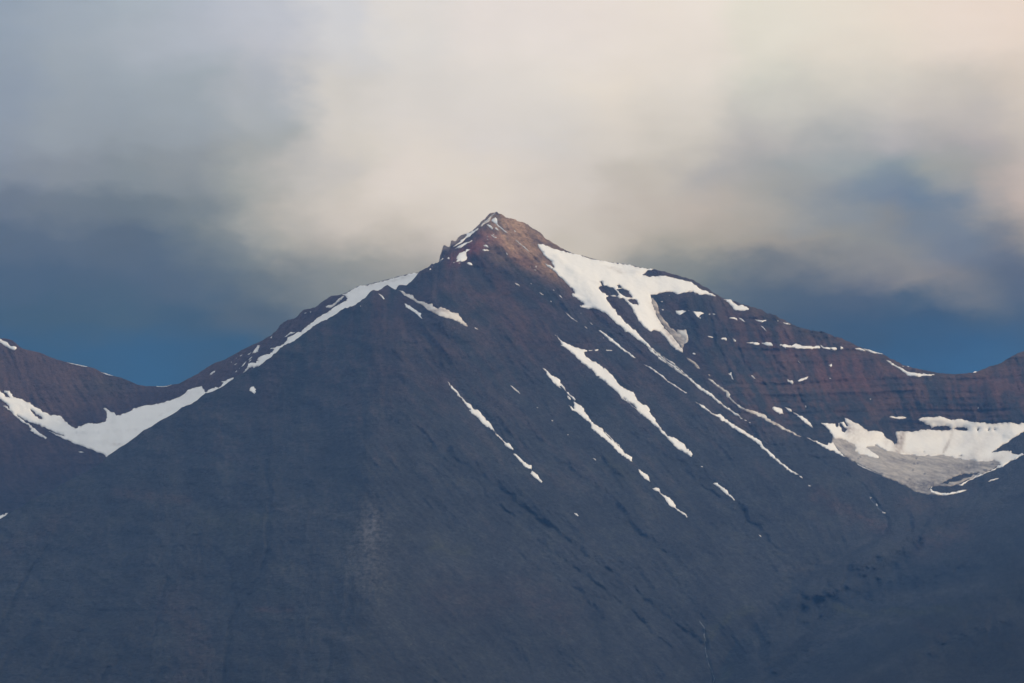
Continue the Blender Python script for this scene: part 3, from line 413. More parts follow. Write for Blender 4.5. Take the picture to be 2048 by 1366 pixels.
# lava beds: level ledges and risers, strongest in the headwall and summit rocks
bed = PY + 6 * gn(PX / 170, PY / 90, 33) + .02 * (PX - 1400)
lay = np.clip(.25 + 1.0 * sstep(1400, 1560, PX) * sstep(1000, 850, PY) + .5 * sstep(640, 480, PY), 0, 1.2) * (.5 + .8 * sstep(-.4, .4, gn(PX / 90, PY / 40, 35)))
def bedw(lam, ph): t = bed / lam + ph; f = t - np.floor(t); return np.abs(f - .62) / .62 * (f < .62) + (f - .62) / .38 * (f >= .62)
YM += lay * (9 * bedw(31, .2) + 5 * bedw(12.7, .5)) + lay * 2.0 * gn(PX / 9, PY / 4.0, 36)
YM += 1.8 * fbm(PX / 15, PY / 10, 81, 3, .65)
STROKES = [(P(12, '400,-130 520,0 620,60 720,120 860,210 1000,330 1180,460 1400,630 1600,760 1750,900 2040,1130'), 5, 12), (P(12, '560,0 700,60 780,140 880,200 960,300 1060,370 1150,440'), 8, 12), (P(12, '470,-20 600,90 740,180 800,270 960,400'), 3.5, 7), (P(12, '800,280 960,400 1120,540 1250,650 1500,830 1700,1000 1850,1150 1900,1200'), 5, 11),
 (P(12, '1080,680 1250,780 1400,850 1560,900 1720,1020'), 5, 9), (P(12, '1340,820 1420,950 1470,1060 1490,1200 1560,1363'), 8, 9), (P(12, '670,1030 780,1180 900,1363'), 6, 8), (P(12, '1020,1200 1050,1300 1070,1363'), 3, 6),
 (P(12, '1250,80 1400,180 1530,300 1640,440 1760,560 1900,640'), 7, 12), (P(12, '1900,40 2040,180 2200,330 2400,460'), 6, 10), (P(12, '1480,60 1540,130 1600,170'), 5, 12),
 (P(11, '1560,60 1580,300 1560,560 1560,640 1520,750 1480,830 1400,920 1350,1000 1340,1100 1330,1250 1320,1363'), 5, 13), (P(11, '1200,540 1310,610 1350,700 1380,880 1400,920'), 3.5, 8),
 (P(11, '290,560 200,680 100,840 50,950 0,1040 -100,1200'), 5, 13), (P(11, '980,770 950,850 930,970 900,1100'), 4, 9), (P(11, '1900,1100 1940,1200 1900,1363'), 4, 7), (P(11, '750,1150 700,1250 560,1363'), 7, 11), (P(11, '1010,1230 930,1290 880,1363'), 8, 13), (P(11, '340,900 200,1050 60,1200 0,1300'), 6, 10), (P(11, '500,1050 330,1200 200,1363'), 5, 9),
 (P(13, '780,30 1000,140 1120,210 1160,290 1230,370 1260,450 1230,480'), 3, 10), (P(13, '230,190 350,290 440,410 520,520 640,600 820,680'), 5, 11), (P(13, '1340,330 1380,400 1385,480'), 3, 8), (P(13, '1900,260 1700,330 1500,390 1430,475'), 3.5, 8),
 (P(13, '1400,560 1330,640 1200,700 1030,750'), 9, 14), (P(13, '1750,690 1450,780 1200,800 1050,840 900,900 780,900'), 9, 20), (P(13, '2000,860 1700,900 1500,930 1400,960'), 7, 12), (P(13, '740,1000 850,880'), 8, 12), (P(13, '600,920 700,1060 770,1200'), 5, 8),
 (P(13, '100,560 260,640 400,600 700,760'), 5, 7), (P(13, '150,960 180,1020 180,1130 200,1250 235,1363 250,1500'), 4, 11), (P(13, '500,1100 510,1180 560,1300 600,1363'), 5, 10), (P(13, '400,980 440,1000 520,1100'), 7, 10), (P(13, '1400,1250 1600,1150 1900,1050'), 9, 10),
 (P(24, '150,560 200,850 350,1130 450,1363'), 4, 14), (P(24, '290,600 400,800 470,950'), 2.6, 8), (P(24, '500,920 580,1060 670,1230'), 3, 10), (P(24, '970,950 1050,1140 1180,1250'), 2.4, 7), (P(24, '790,700 860,820'), 2.2, 5), (P(24, '1480,980 1520,1090 1500,1160'), 3, 7), (P(24, '430,700 470,800 560,980'), 2.4, 6),
 (P(3, '500,740 520,820 560,880'), 2.5, 8), (P(3, '1000,780 1050,840'), 4, 6), (P(7, '480,230 580,300 640,370'), 7, 12), (P(7, '60,400 160,470 260,520'), 8, 12), (P(7, '100,640 200,650 290,690'), 6, 8), (P(7, '700,470 820,480 880,520'), 6, 8), (P(7, '920,560 990,640 960,700'), 7, 9),
 (P(7, '1380,130 1440,160'), 8, 8), (P(7, '1080,480 1300,680 1500,800'), 4, 8), (P(7, '1180,520 1380,690'), 3, 6), (P(1, '900,640 1000,640 1080,640'), 5, 12), (P(1, '1200,660 1300,700 1420,760'), 6, 12), (P(1, '640,700 720,720 800,780'), 8, 10), (P(1, '1100,760 1160,820'), 7, 10), (P(1, '1060,370 960,500 980,560'), 4, 8),
 (P(9, '1080,270 1260,400 1460,540 1700,740 1900,860'), 4, 9), (P(9, '1960,860 2048,1000 2200,1150'), 5, 9), (P(9, '1040,1040 1180,1130 1300,1190'), 6, 9)]
for s in STROKES: carve(*s)

# left-hand mountain and the shoulder behind the ridge
YL_a = 9500 + SC * (.5 * PX - 2.0 * (PY - 680)); YL_b = 8700 + SC * (-1.8 * (PX - 835) - 1.5 * (PY - 545))
kk = 90.0; YL_b = YL_b + 5.5 * softplus(PX - 850, 12); YL = -kk * np.logaddexp(-YL_a / kk, -YL_b / kk)
FL_keep = FLOW; wle = sstep(250, 420, PX); FLOW = [(62, 1 - wle), (118, wle)]
YL += SC * (-10 * aniso(111, 90, 3, fbm, 2) - 3.8 * aniso(123, 34, 3.5, ridge, 3, .55) - 2 * aniso(131, 12, 3.5, ridge, 2) + 1.4 * fbm(PX / 12, PY / 8, 141, 3, .6))
YL += SC * (.6 * (5 * bedw(23, .3) + 2.5 * bedw(10, .1)))
strkL = aniso(151, 14, 5, fbm, 3, .6); FLOW = FL_keep

# snow lies in hollows: sink the ground under each patch
mask = {'M': np.zeros_like(YM), 'L': np.zeros_like(YM)}
for s in exec_snow:
    p = s['outline']; x0, y0 = p.min(0); x1, y1 = p.max(0)
    i0, i1 = max(0, int((x0 - X0) / ST) - 1), min(len(gx), int((x1 - X0) / ST) + 2); j0, j1 = max(0, int((y0 - Y0) / ST) - 1), min(len(gy), int((y1 - Y0) / ST) + 2)
    if i1 <= i0 or j1 <= j0: continue
    m = mask[s['layer']]; m[j0:j1, i0:i1] = np.maximum(m[j0:j1, i0:i1], inside(PX[j0:j1, i0:i1], PY[j0:j1, i0:i1], p))
bm_ = np.clip(blur(mask['M'], 4), 0, 1); YM += 9 * bm_
YM = 9000 + SC * YM
smM = blur(YM, 5); flat = np.clip(blur(mask['M'], 3) * 1.6, 0, 1); YM = YM * (1 - .6 * flat) + smM * .6 * flat
YL += 6 * np.clip(blur(mask['L'], 3), 0, 1)
DEP = {'M': YM, 'L': YL}; DEPS = {'M': blur(YM, 4), 'L': blur(YL, 4)}
def samp(a, px, py):
    x = np.clip((px - X0) / ST, 0, len(gx) - 1.001); y = np.clip((py - Y0) / ST, 0, len(gy) - 1.001)
    i = x.astype(int); j = y.astype(int); fx = x - i; fy = y - j
    if a.ndim == 3: fx = fx[..., None]; fy = fy[..., None]
    return (a[j, i] * (1 - fx) + a[j, i + 1] * fx) * (1 - fy) + (a[j + 1, i] * (1 - fx) + a[j + 1, i + 1] * fx) * fy

# rock colours: grey basalt scree, brown and red tuff beds, tan summit scree, moss low down (with some light, shade and haze painted in)
def mixc(a, b, t): return a * (1 - t[..., None]) + np.array(b)[None, None, :] * t[..., None]
strk = aniso(201, 22, 7, fbm, 4, .62) * (1 - .6 * wl * sstep(600, 800, PY)) * (1 - .4 * wv_) + .5 * wl * fbm(PX / 30, PY / 16, 451, 4, .65); strk2 = aniso(221, 60, 5, fbm, 3, .6)
n1 = fbm(PX / 210, PY / 120, 211, 4, .55); n2_ = fbm(PX / 60, PY / 34, 215, 4, .6); n3_ = fbm(PX / 8, PY / 6, 218, 3, .7)
def blob(x, y, sx, sy, rot=0):
    c, s = math.cos(math.radians(rot)), math.sin(math.radians(rot)); q = (PX - x) * c + (PY - y) * s; r = -(PX - x) * s + (PY - y) * c
    return np.exp(-(q / sx) ** 2 - (r / sy) ** 2)
cM = np.zeros(PX.shape + (3,)) + np.array((.040, .048, .062))
up = sstep(900, 560, PY + 80 * n1)
cM = mixc(cM, (.072, .047, .049), np.clip(up * (.40 + .8 * strk2 + .5 * n2_), 0, 1))
cM = mixc(cM, (.024, .036, .044), .7 * up * sstep(.15, .6, -strk2 - .4 * n2_))
brown = sstep(.05, .5, strk + .5 * n1 + .5 * (sstep(950, 600, PY) - .45))
cM = mixc(cM, (.080, .054, .054), .32 * brown * sstep(1250, 750, PY + 60 * n1))
cM = mixc(cM, (.050, .056, .050), .25 * sstep(.1, .6, n2_ + .3 * strk) * sstep(700, 1050, PY))
hd = sstep(1390, 1520, PX) * sstep(905, 800, PY)
cM = mixc(cM, (.105, .064, .054), .75 * hd * sstep(-.5, .3, n2_ + strk))
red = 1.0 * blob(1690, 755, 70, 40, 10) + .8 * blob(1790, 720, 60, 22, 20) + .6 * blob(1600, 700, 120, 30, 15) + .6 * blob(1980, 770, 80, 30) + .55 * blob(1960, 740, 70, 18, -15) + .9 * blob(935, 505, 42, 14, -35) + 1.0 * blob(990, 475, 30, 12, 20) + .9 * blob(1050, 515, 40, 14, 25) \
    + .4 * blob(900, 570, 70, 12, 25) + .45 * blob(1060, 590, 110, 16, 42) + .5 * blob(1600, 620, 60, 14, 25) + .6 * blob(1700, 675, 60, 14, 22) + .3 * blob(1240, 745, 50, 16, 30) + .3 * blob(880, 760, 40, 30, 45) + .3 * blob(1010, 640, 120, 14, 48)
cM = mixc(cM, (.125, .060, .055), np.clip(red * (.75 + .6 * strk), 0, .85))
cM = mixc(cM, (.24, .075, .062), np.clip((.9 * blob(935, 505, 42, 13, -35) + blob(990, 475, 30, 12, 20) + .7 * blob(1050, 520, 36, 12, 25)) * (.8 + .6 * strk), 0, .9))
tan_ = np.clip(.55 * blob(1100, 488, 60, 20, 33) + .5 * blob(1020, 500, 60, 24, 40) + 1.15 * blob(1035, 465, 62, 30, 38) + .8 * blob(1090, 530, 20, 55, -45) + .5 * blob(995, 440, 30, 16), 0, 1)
cM = mixc(cM, (.50, .32, .20), np.clip(tan_ * (.8 + .5 * strk), 0, .95))  # tan scree, raised in base colour to paint the sunlit summit
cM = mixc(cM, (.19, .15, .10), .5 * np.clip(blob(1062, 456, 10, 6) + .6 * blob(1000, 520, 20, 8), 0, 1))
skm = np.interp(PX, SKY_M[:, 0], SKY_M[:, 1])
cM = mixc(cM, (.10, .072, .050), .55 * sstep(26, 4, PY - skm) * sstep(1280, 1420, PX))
darkb = np.clip(.8 * blob(955, 548, 60, 9, 8) + .7 * blob(1075, 515, 20, 14) + .5 * blob(870, 560, 40, 14) + .6 * blob(1335, 650, 14, 50, -20), 0, 1)
cM = mixc(cM, (.034, .040, .048), .8 * darkb * sstep(-.6, .2, n2_))
# bright rubble specks in level bands
spk = ((gn(PX / 2.6, PY / 2.2, 301) > .56) * 1.0) * np.clip(sstep(.25, .6, gn(PX / 90, PY / 16, 303)) * .5 + .9 * blob(740, 1060, 40, 45) + .8 * blob(330, 990, 70, 7) + .7 * blob(610, 1020, 70, 9) + .7 * blob(640, 1265, 60, 14) + .8 * blob(800, 1270, 70, 26) + .5 * blob(1950, 800, 100, 8) + .4 * blob(1820, 775, 120, 6), 0, 1)
cM = mixc(cM, (.16, .16, .155), .55 * spk)
cM = mixc(cM, (.17, .17, .18), np.clip(.8 * blob(742, 1050, 14, 34) + .3 * blob(740, 1075, 36, 70) + .2 * blob(735, 1150, 50, 60), 0, 1) * np.clip(.75 + .6 * n3_ + .3 * fbm(PX / 5, PY / 30, 481, 3), 0, 1.2))
cM = mixc(cM, (.028, .036, .046), .22 * RAV)  # ravine shade deepened in the base colour
# plant cover and scree in bands: rusty scree, moss; dark heath and pale scree double as painted relief shading
HEATH_SHADE, SCREE_LIGHT, RUST, MOSS = (.010, .017, .028), (.110, .112, .120), (.105, .064, .060), (.062, .070, .042)
BANDS = [(P(13, '1420,560 1380,600 1300,640 1180,700 1020,745'), 11, HEATH_SHADE, .7), (P(13, '1750,700 1450,780 1200,800 1050,840 900,890 780,900'), 16, HEATH_SHADE, .75), (P(13, '1650,930 1300,955 1100,970 950,925'), 8, MOSS, .8),
 (P(13, '1250,880 1500,860 1800,800'), 14, SCREE_LIGHT, .35), (P(13, '1700,480 1550,530 1450,580'), 18, RUST, .5), (P(13, '2048,1120 1850,1180 1700,1260 1600,1340'), 34, HEATH_SHADE, .6), (P(13, '2048,560 1900,640'), 30, HEATH_SHADE, .5),
 (P(13, '580,1363 700,1270 800,1180 950,1080 1150,1010 1350,990'), 10, SCREE_LIGHT, .45), (P(13, '820,250 950,320 1100,400 1220,460'), 13, RUST, .65), (P(13, '185,1110 260,1030 340,970 450,930'), 7, MOSS, .9), (P(13, '260,1363 330,1280'), 9, MOSS, .6),
 (P(13, '300,1080 420,1020 560,1080 640,1180'), 26, HEATH_SHADE, .45), (P(13, '900,950 820,1050 700,1200 600,1290'), 13, HEATH_SHADE, .6), (P(13, '750,940 700,900'), 16, HEATH_SHADE, .6), (P(13, '640,690 820,700 940,640 1150,520'), 6, SCREE_LIGHT, .5), (P(13, '1250,470 1180,530 1100,580 900,620'), 9, HEATH_SHADE, .5),
 (P(13, '1020,1363 1200,1290 1400,1200 1600,1100 1900,1010'), 9, SCREE_LIGHT, .3), (P(13, '1080,1280 1300,1160 1500,1080'), 12, HEATH_SHADE, .4), (P(13, '1420,1020 1480,1060 1540,1070'), 8, RUST, .5), (P(13, '1340,300 1500,330 1650,260'), 16, RUST, .35),
 (P(11, '1020,900 1120,1050 1180,1200 1080,1363'), 30, RUST, .40), (P(11, '0,1190 120,1130 220,1100'), 14, HEATH_SHADE, .5), (P(11, '330,1280 520,1240 700,1210 800,1190'), 14, HEATH_SHADE, .55), (P(11, '880,1363 960,1290 1030,1250'), 12, HEATH_SHADE, .7), (P(11, '1480,560 1540,600 1600,640'), 16, HEATH_SHADE, .55), (P(11, '1310,1290 1400,1300'), 8, HEATH_SHADE, .6), (P(11, '1560,90 1550,140'), 9, HEATH_SHADE, .5),
 (P(11, '680,240 900,270 1100,290'), 9, RUST, .5), (P(11, '1640,350 1900,370 2040,380'), 8, SCREE_LIGHT, .35), (P(11, '1500,935 1700,935'), 5, RUST, .8), (P(11, '1850,1050 2040,1100'), 8, SCREE_LIGHT, .5), (P(11, '1230,420 1400,480 1500,400'), 22, MOSS, .35), (P(11, '0,600 200,500 400,380'), 16, RUST, .3),
 (P(12, '520,860 760,880 1000,830 1250,960'), 36, RUST, .35), (P(12, '480,560 680,590'), 12, MOSS, .45), (P(12, '1740,870 1880,930 1960,960'), 13, HEATH_SHADE, .6), (P(12, '1440,970 1480,1080 1500,1180'), 9, HEATH_SHADE, .5), (P(12, '580,20 700,110 820,190 940,270 1060,360 1150,440'), 9, HEATH_SHADE, .65), (P(12, '1470,90 1520,120 1580,170'), 6, HEATH_SHADE, .7), (P(12, '1500,60 1620,150'), 12, MOSS, .4), (P(12, '1740,540 1830,570'), 8, HEATH_SHADE, .6), (P(12, '400,700 640,700 800,760'), 9, SCREE_LIGHT, .25), (P(12, '0,830 60,960 100,1080'), 20, HEATH_SHADE, .4),
 (P(6, '1220,640 1340,680 1420,700'), 10, HEATH_SHADE, .5), (P(6, '1400,800 1500,830 1600,900 1660,950'), 9, HEATH_SHADE, .6), (P(6, '1500,1040 1700,1060 1740,1100'), 12, HEATH_SHADE, .45), (P(6, '600,1000 900,1060'), 12, HEATH_SHADE, .3), (P(6, '1660,560 1800,720'), 16, RUST, .4),
 (P(1, '620,700 700,690 760,720'), 10, HEATH_SHADE, .7), (P(1, '900,610 980,660'), 8, HEATH_SHADE, .7), (P(1, '1160,640 1260,680 1330,720'), 7, HEATH_SHADE, .6), (P(1, '1060,700 1140,740 1160,820'), 8, HEATH_SHADE, .55), (P(1, '940,560 1060,560 1160,600'), 7, HEATH_SHADE, .6), (P(1, '1200,860 1400,960 1500,1040 1620,1160'), 8, RUST, .6), (P(1, '800,640 900,800'), 7, RUST, .5), (P(1, '1420,860 1600,940 1900,960'), 12, HEATH_SHADE, .4), (P(1, '1500,1000 1700,1080 1900,1200'), 14, HEATH_SHADE, .45),
 (P(7, '1000,0 1300,180 1450,290'), 8, RUST, .6), (P(7, '980,180 1150,350 1380,560'), 7, RUST, .5), (P(7, '1340,330 1420,420 1400,520'), 14, HEATH_SHADE, .4), (P(7, '1600,560 1800,700'), 20, HEATH_SHADE, .3), (P(7, '480,400 620,500'), 18, RUST, .4)]
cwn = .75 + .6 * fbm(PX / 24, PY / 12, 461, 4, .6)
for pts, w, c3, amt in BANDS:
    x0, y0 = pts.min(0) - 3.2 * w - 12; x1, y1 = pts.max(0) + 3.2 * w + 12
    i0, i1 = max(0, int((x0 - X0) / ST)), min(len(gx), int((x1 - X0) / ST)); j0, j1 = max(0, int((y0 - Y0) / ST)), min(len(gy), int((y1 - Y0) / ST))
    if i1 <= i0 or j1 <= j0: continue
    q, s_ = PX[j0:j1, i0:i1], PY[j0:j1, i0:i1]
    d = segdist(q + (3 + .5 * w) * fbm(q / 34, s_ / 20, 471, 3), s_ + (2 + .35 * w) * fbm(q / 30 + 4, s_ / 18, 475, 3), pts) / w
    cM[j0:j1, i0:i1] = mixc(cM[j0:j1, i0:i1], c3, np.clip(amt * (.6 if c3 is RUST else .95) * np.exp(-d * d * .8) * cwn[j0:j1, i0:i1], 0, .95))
cM = mixc(cM, (.34, .27, .23), np.clip(.8 * blob(888, 497, 12, 18) + .8 * blob(915, 478, 26, 9, -35) + .7 * blob(960, 447, 34, 6, -38), 0, 1) * sstep(12, 4, PY - skm))  # haze lightening painted onto the summit's left rim
cM *= (.88 - .16 * sstep(1050, 1366, PY) - .22 * sstep(0, 160, PX - sp2))[..., None] * (1 + .19 * n2_ + .18 * strk + .15 * n1 + .20 * n3_)[..., None]; cM = np.clip(cM, .008, .65)  # right spur flank darkened to paint its shade into the colour
cL = np.zeros(PX.shape + (3,)) + np.array((.076, .052, .048))
cL = mixc(cL, (.112, .070, .058), sstep(-.3, .5, strkL + n1) * .6)
cL = mixc(cL, (.050, .052, .042), .5 * blob(215, 770, 60, 20))
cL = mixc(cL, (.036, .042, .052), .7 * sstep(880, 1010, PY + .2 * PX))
cL = mixc(cL, (.10, .065, .05), .6 * np.clip(blob(560, 640, 90, 18, -35) + blob(440, 735, 80, 14, -35), 0, 1))
cL *= (1 + .15 * n2_ + .07 * strkL + .08 * n3_)[..., None]; cL = np.clip(cL, .008, .4)
COL = {'M': cM, 'L': cL}

# ------------------------------------------------------------------ materials
def mat(name):
    m = bpy.data.materials.new(name); m.use_nodes = True; t = m.node_tree; b = t.nodes['Principled BSDF']
    b.inputs['Specular IOR Level'].default_value = .15; return m, t, b
def rock_material():
    m, t, b = mat('rock'); at = t.nodes.new('ShaderNodeAttribute'); at.attribute_name = 'rock_colour'
    tc = t.nodes.new('ShaderNodeTexCoord')
    na = t.nodes.new('ShaderNodeTexNoise'); na.inputs['Scale'].default_value = .09; na.inputs['Detail'].default_value = 8; na.inputs['Roughness'].default_value = .68
    t.links.new(tc.outputs['Object'], na.inputs['Vector'])
    mr = t.nodes.new('ShaderNodeMapRange'); mr.inputs[1].default_value = .3; mr.inputs[2].default_value = .7; mr.inputs[3].default_value = .6; mr.inputs[4].default_value = 1.4
    t.links.new(na.outputs['Fac'], mr.inputs[0])
    sc = vec_n(t, 'SCALE', at.outputs['Color'], None, mr.outputs[0]); t.links.new(sc.outputs[0], b.inputs['Base Color'])
    b.inputs['Roughness'].default_value = .95
    nb = t.nodes.new('ShaderNodeTexNoise'); nb.inputs['Scale'].default_value = .16; nb.inputs['Detail'].default_value = 7; nb.inputs['Roughness'].default_value = .7
    t.links.new(tc.outputs['Object'], nb.inputs['Vector'])
    bp = t.nodes.new('ShaderNodeBump'); bp.inputs['Strength'].default_value = 1.0; bp.inputs['Distance'].default_value = 10
    t.links.new(nb.outputs['Fac'], bp.inputs['Height']); t.links.new(bp.outputs[0], b.inputs['Normal'])
    return m
def snow_material(name, ca, cb, lo, hi, scale, stretch=(1, 1, 1), rough=.6, bump=1.5):
    m, t, b = mat(name); tc = t.nodes.new('ShaderNodeTexCoord'); mp = t.nodes.new('ShaderNodeMapping'); mp.inputs['Scale'].default_value = stretch
    t.links.new(tc.outputs['Object'], mp.inputs[0])
    na = t.nodes.new('ShaderNodeTexNoise'); na.inputs['Scale'].default_value = scale; na.inputs['Detail'].default_value = 7; na.inputs['Roughness'].default_value = .6
    t.links.new(mp.outputs[0], na.inputs['Vector'])
    mr = t.nodes.new('ShaderNodeMapRange'); mr.inputs[1].default_value = lo; mr.inputs[2].default_value = hi; t.links.new(na.outputs['Fac'], mr.inputs[0])
    at = t.nodes.new('ShaderNodeAttribute'); at.attribute_name = 'dirt'
    f = math_n(t, 'MINIMUM', 1.0, math_n(t, 'ADD', math_n(t, 'MULTIPLY', mr.outputs[0], .35 if name == 'snow' else 1.0), at.outputs['Fac']))
    mx = t.nodes.new('ShaderNodeMixRGB'); mx.inputs[1].default_value = ca + (1,); mx.inputs[2].default_value = cb + (1,)
    t.links.new(f, mx.inputs[0]); t.links.new(mx.outputs[0], b.inputs['Base Color']); b.inputs['Roughness'].default_value = rough
    nb = t.nodes.new('ShaderNodeTexNoise'); nb.inputs['Scale'].default_value = .03; nb.inputs['Detail'].default_value = 5; t.links.new(tc.outputs['Object'], nb.inputs['Vector'])
    bp = t.nodes.new('ShaderNodeBump'); bp.inputs['Strength'].default_value = .7; bp.inputs['Distance'].default_value = bump * 2.2
    t.links.new(nb.outputs['Fac'], bp.inputs['Height']); t.links.new(bp.outputs[0], b.inputs['Normal']); return m
ROCK = rock_material()
MATS = {'snow': snow_material('snow', (.86, .87, .87), (.30, .25, .23), .58, .95, .02),
        'dirty': snow_material('dirty_snow', (.50, .46, .42), (.16, .14, .13), .40, .68, .05, (1, 1, .25)),
        'grit': snow_material('gritty_snow', (.70, .68, .65), (.34, .30, .28), .42, .72, .03, (1, 1, .4)),
        'ice': snow_material('glacier_ice', (.45, .43, .41), (.13, .125, .13), .38, .92, .035, (1, 1, 2.0), .7, 3)}

# ------------------------------------------------------------------ mesh builders
def grid_mesh(name, V, col, m):
    r, c = V.shape[:2]; me = bpy.data.meshes.new(name)
    idx = np.arange(r * c).reshape(r, c)
    q = np.stack([idx[:-1, :-1], idx[:-1, 1:], idx[1:, 1:], idx[1:, :-1]], -1).reshape(-1, 4)
    me.vertices.add(r * c); me.vertices.foreach_set('co', V.reshape(-1).astype(np.float32))
    me.loops.add(q.size); me.loops.foreach_set('vertex_index', q.reshape(-1).astype(np.int32))
    me.polygons.add(len(q)); me.polygons.foreach_set('loop_start', np.arange(0, q.size, 4, dtype=np.int32)); me.polygons.foreach_set('loop_total', np.full(len(q), 4, np.int32))
    me.update(calc_edges=True); me.polygons.foreach_set('use_smooth', np.ones(len(q), bool))
    at = me.color_attributes.new('rock_colour', 'FLOAT_COLOR', 'POINT')
    at.data.foreach_set('color', np.concatenate([col, np.ones(col.shape[:2] + (1,))], -1).reshape(-1).astype(np.float32))
    me.materials.append(m); o = bpy.data.objects.new(name, me); C.collection.objects.link(o); return o
def terrain(name, layer, sky, x0, x1, dx, rows, bottom, jag):
    cx = np.arange(x0, x1 + .1, dx); top = np.interp(cx, sky[:, 0], sky[:, 1])
    ja = np.interp(cx, [0, 470, 560, 740, 760, 840, 870, 1100, 1140, 1290, 1320, 1700, 1900, 2050], [.5, .5, 1.5, 1.5, .5, .6, 1.7, 1.5, .25, .3, 1.2, 1.5, .5, .8])
    top = top + jag * ja * (gn(cx / 9.0, cx * 0 + 3.3, 401) + .8 * gn(cx / 4.1, cx * 0 + 8.1, 402))
    bot = bottom(cx); v = np.linspace(0, 1, rows)[:, None]
    px = cx[None, :] + 0 * v; py = bot[None, :] * (1 - v) + top[None, :] * v
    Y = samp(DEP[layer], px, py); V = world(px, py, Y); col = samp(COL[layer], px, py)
    rim = V[-1]; back = []; bc = []
    rs = rim.copy(); k = 41; zs = np.convolve(np.pad(rim[:, 2], k // 2, mode='edge'), np.ones(k) / k, 'valid')
    for d in (2, 5, 11, 22, 45, 90, 180, 340, 600, 950):
        w = min(1, d / 300); b = rim.copy(); b[:, 1] += d; z = rim[:, 2] * (1 - w) + zs * w
        b[:, 2] = z - .62 * d - .25 * d * min(1, d / 30) + d * .05 * gn(cx / 40, cx * 0 + d / 60, 410); back.append(b); bc.append(col[-1])
    V = np.concatenate([V, np.array(back)], 0); col = np.concatenate([col, np.array(bc)], 0)
    if layer == 'M':
        foot = V[0].copy(); foot[:, 1] -= 120; foot[:, 2] = -25; V = np.concatenate([foot[None], V], 0); col = np.concatenate([col[:1], col], 0)
    return grid_mesh(name, V, col, ROCK)
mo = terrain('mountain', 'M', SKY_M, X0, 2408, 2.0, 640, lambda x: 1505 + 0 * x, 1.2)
tag(mo, 'tall dark peak with a pointed reddish summit, its long ridges and the hollow with the glacier', kind='structure')
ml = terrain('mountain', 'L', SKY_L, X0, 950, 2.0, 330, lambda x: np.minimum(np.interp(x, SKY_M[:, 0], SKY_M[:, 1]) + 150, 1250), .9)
tag(ml, 'brown rounded mountain and saddle behind the left ridge of the peak', kind='structure')

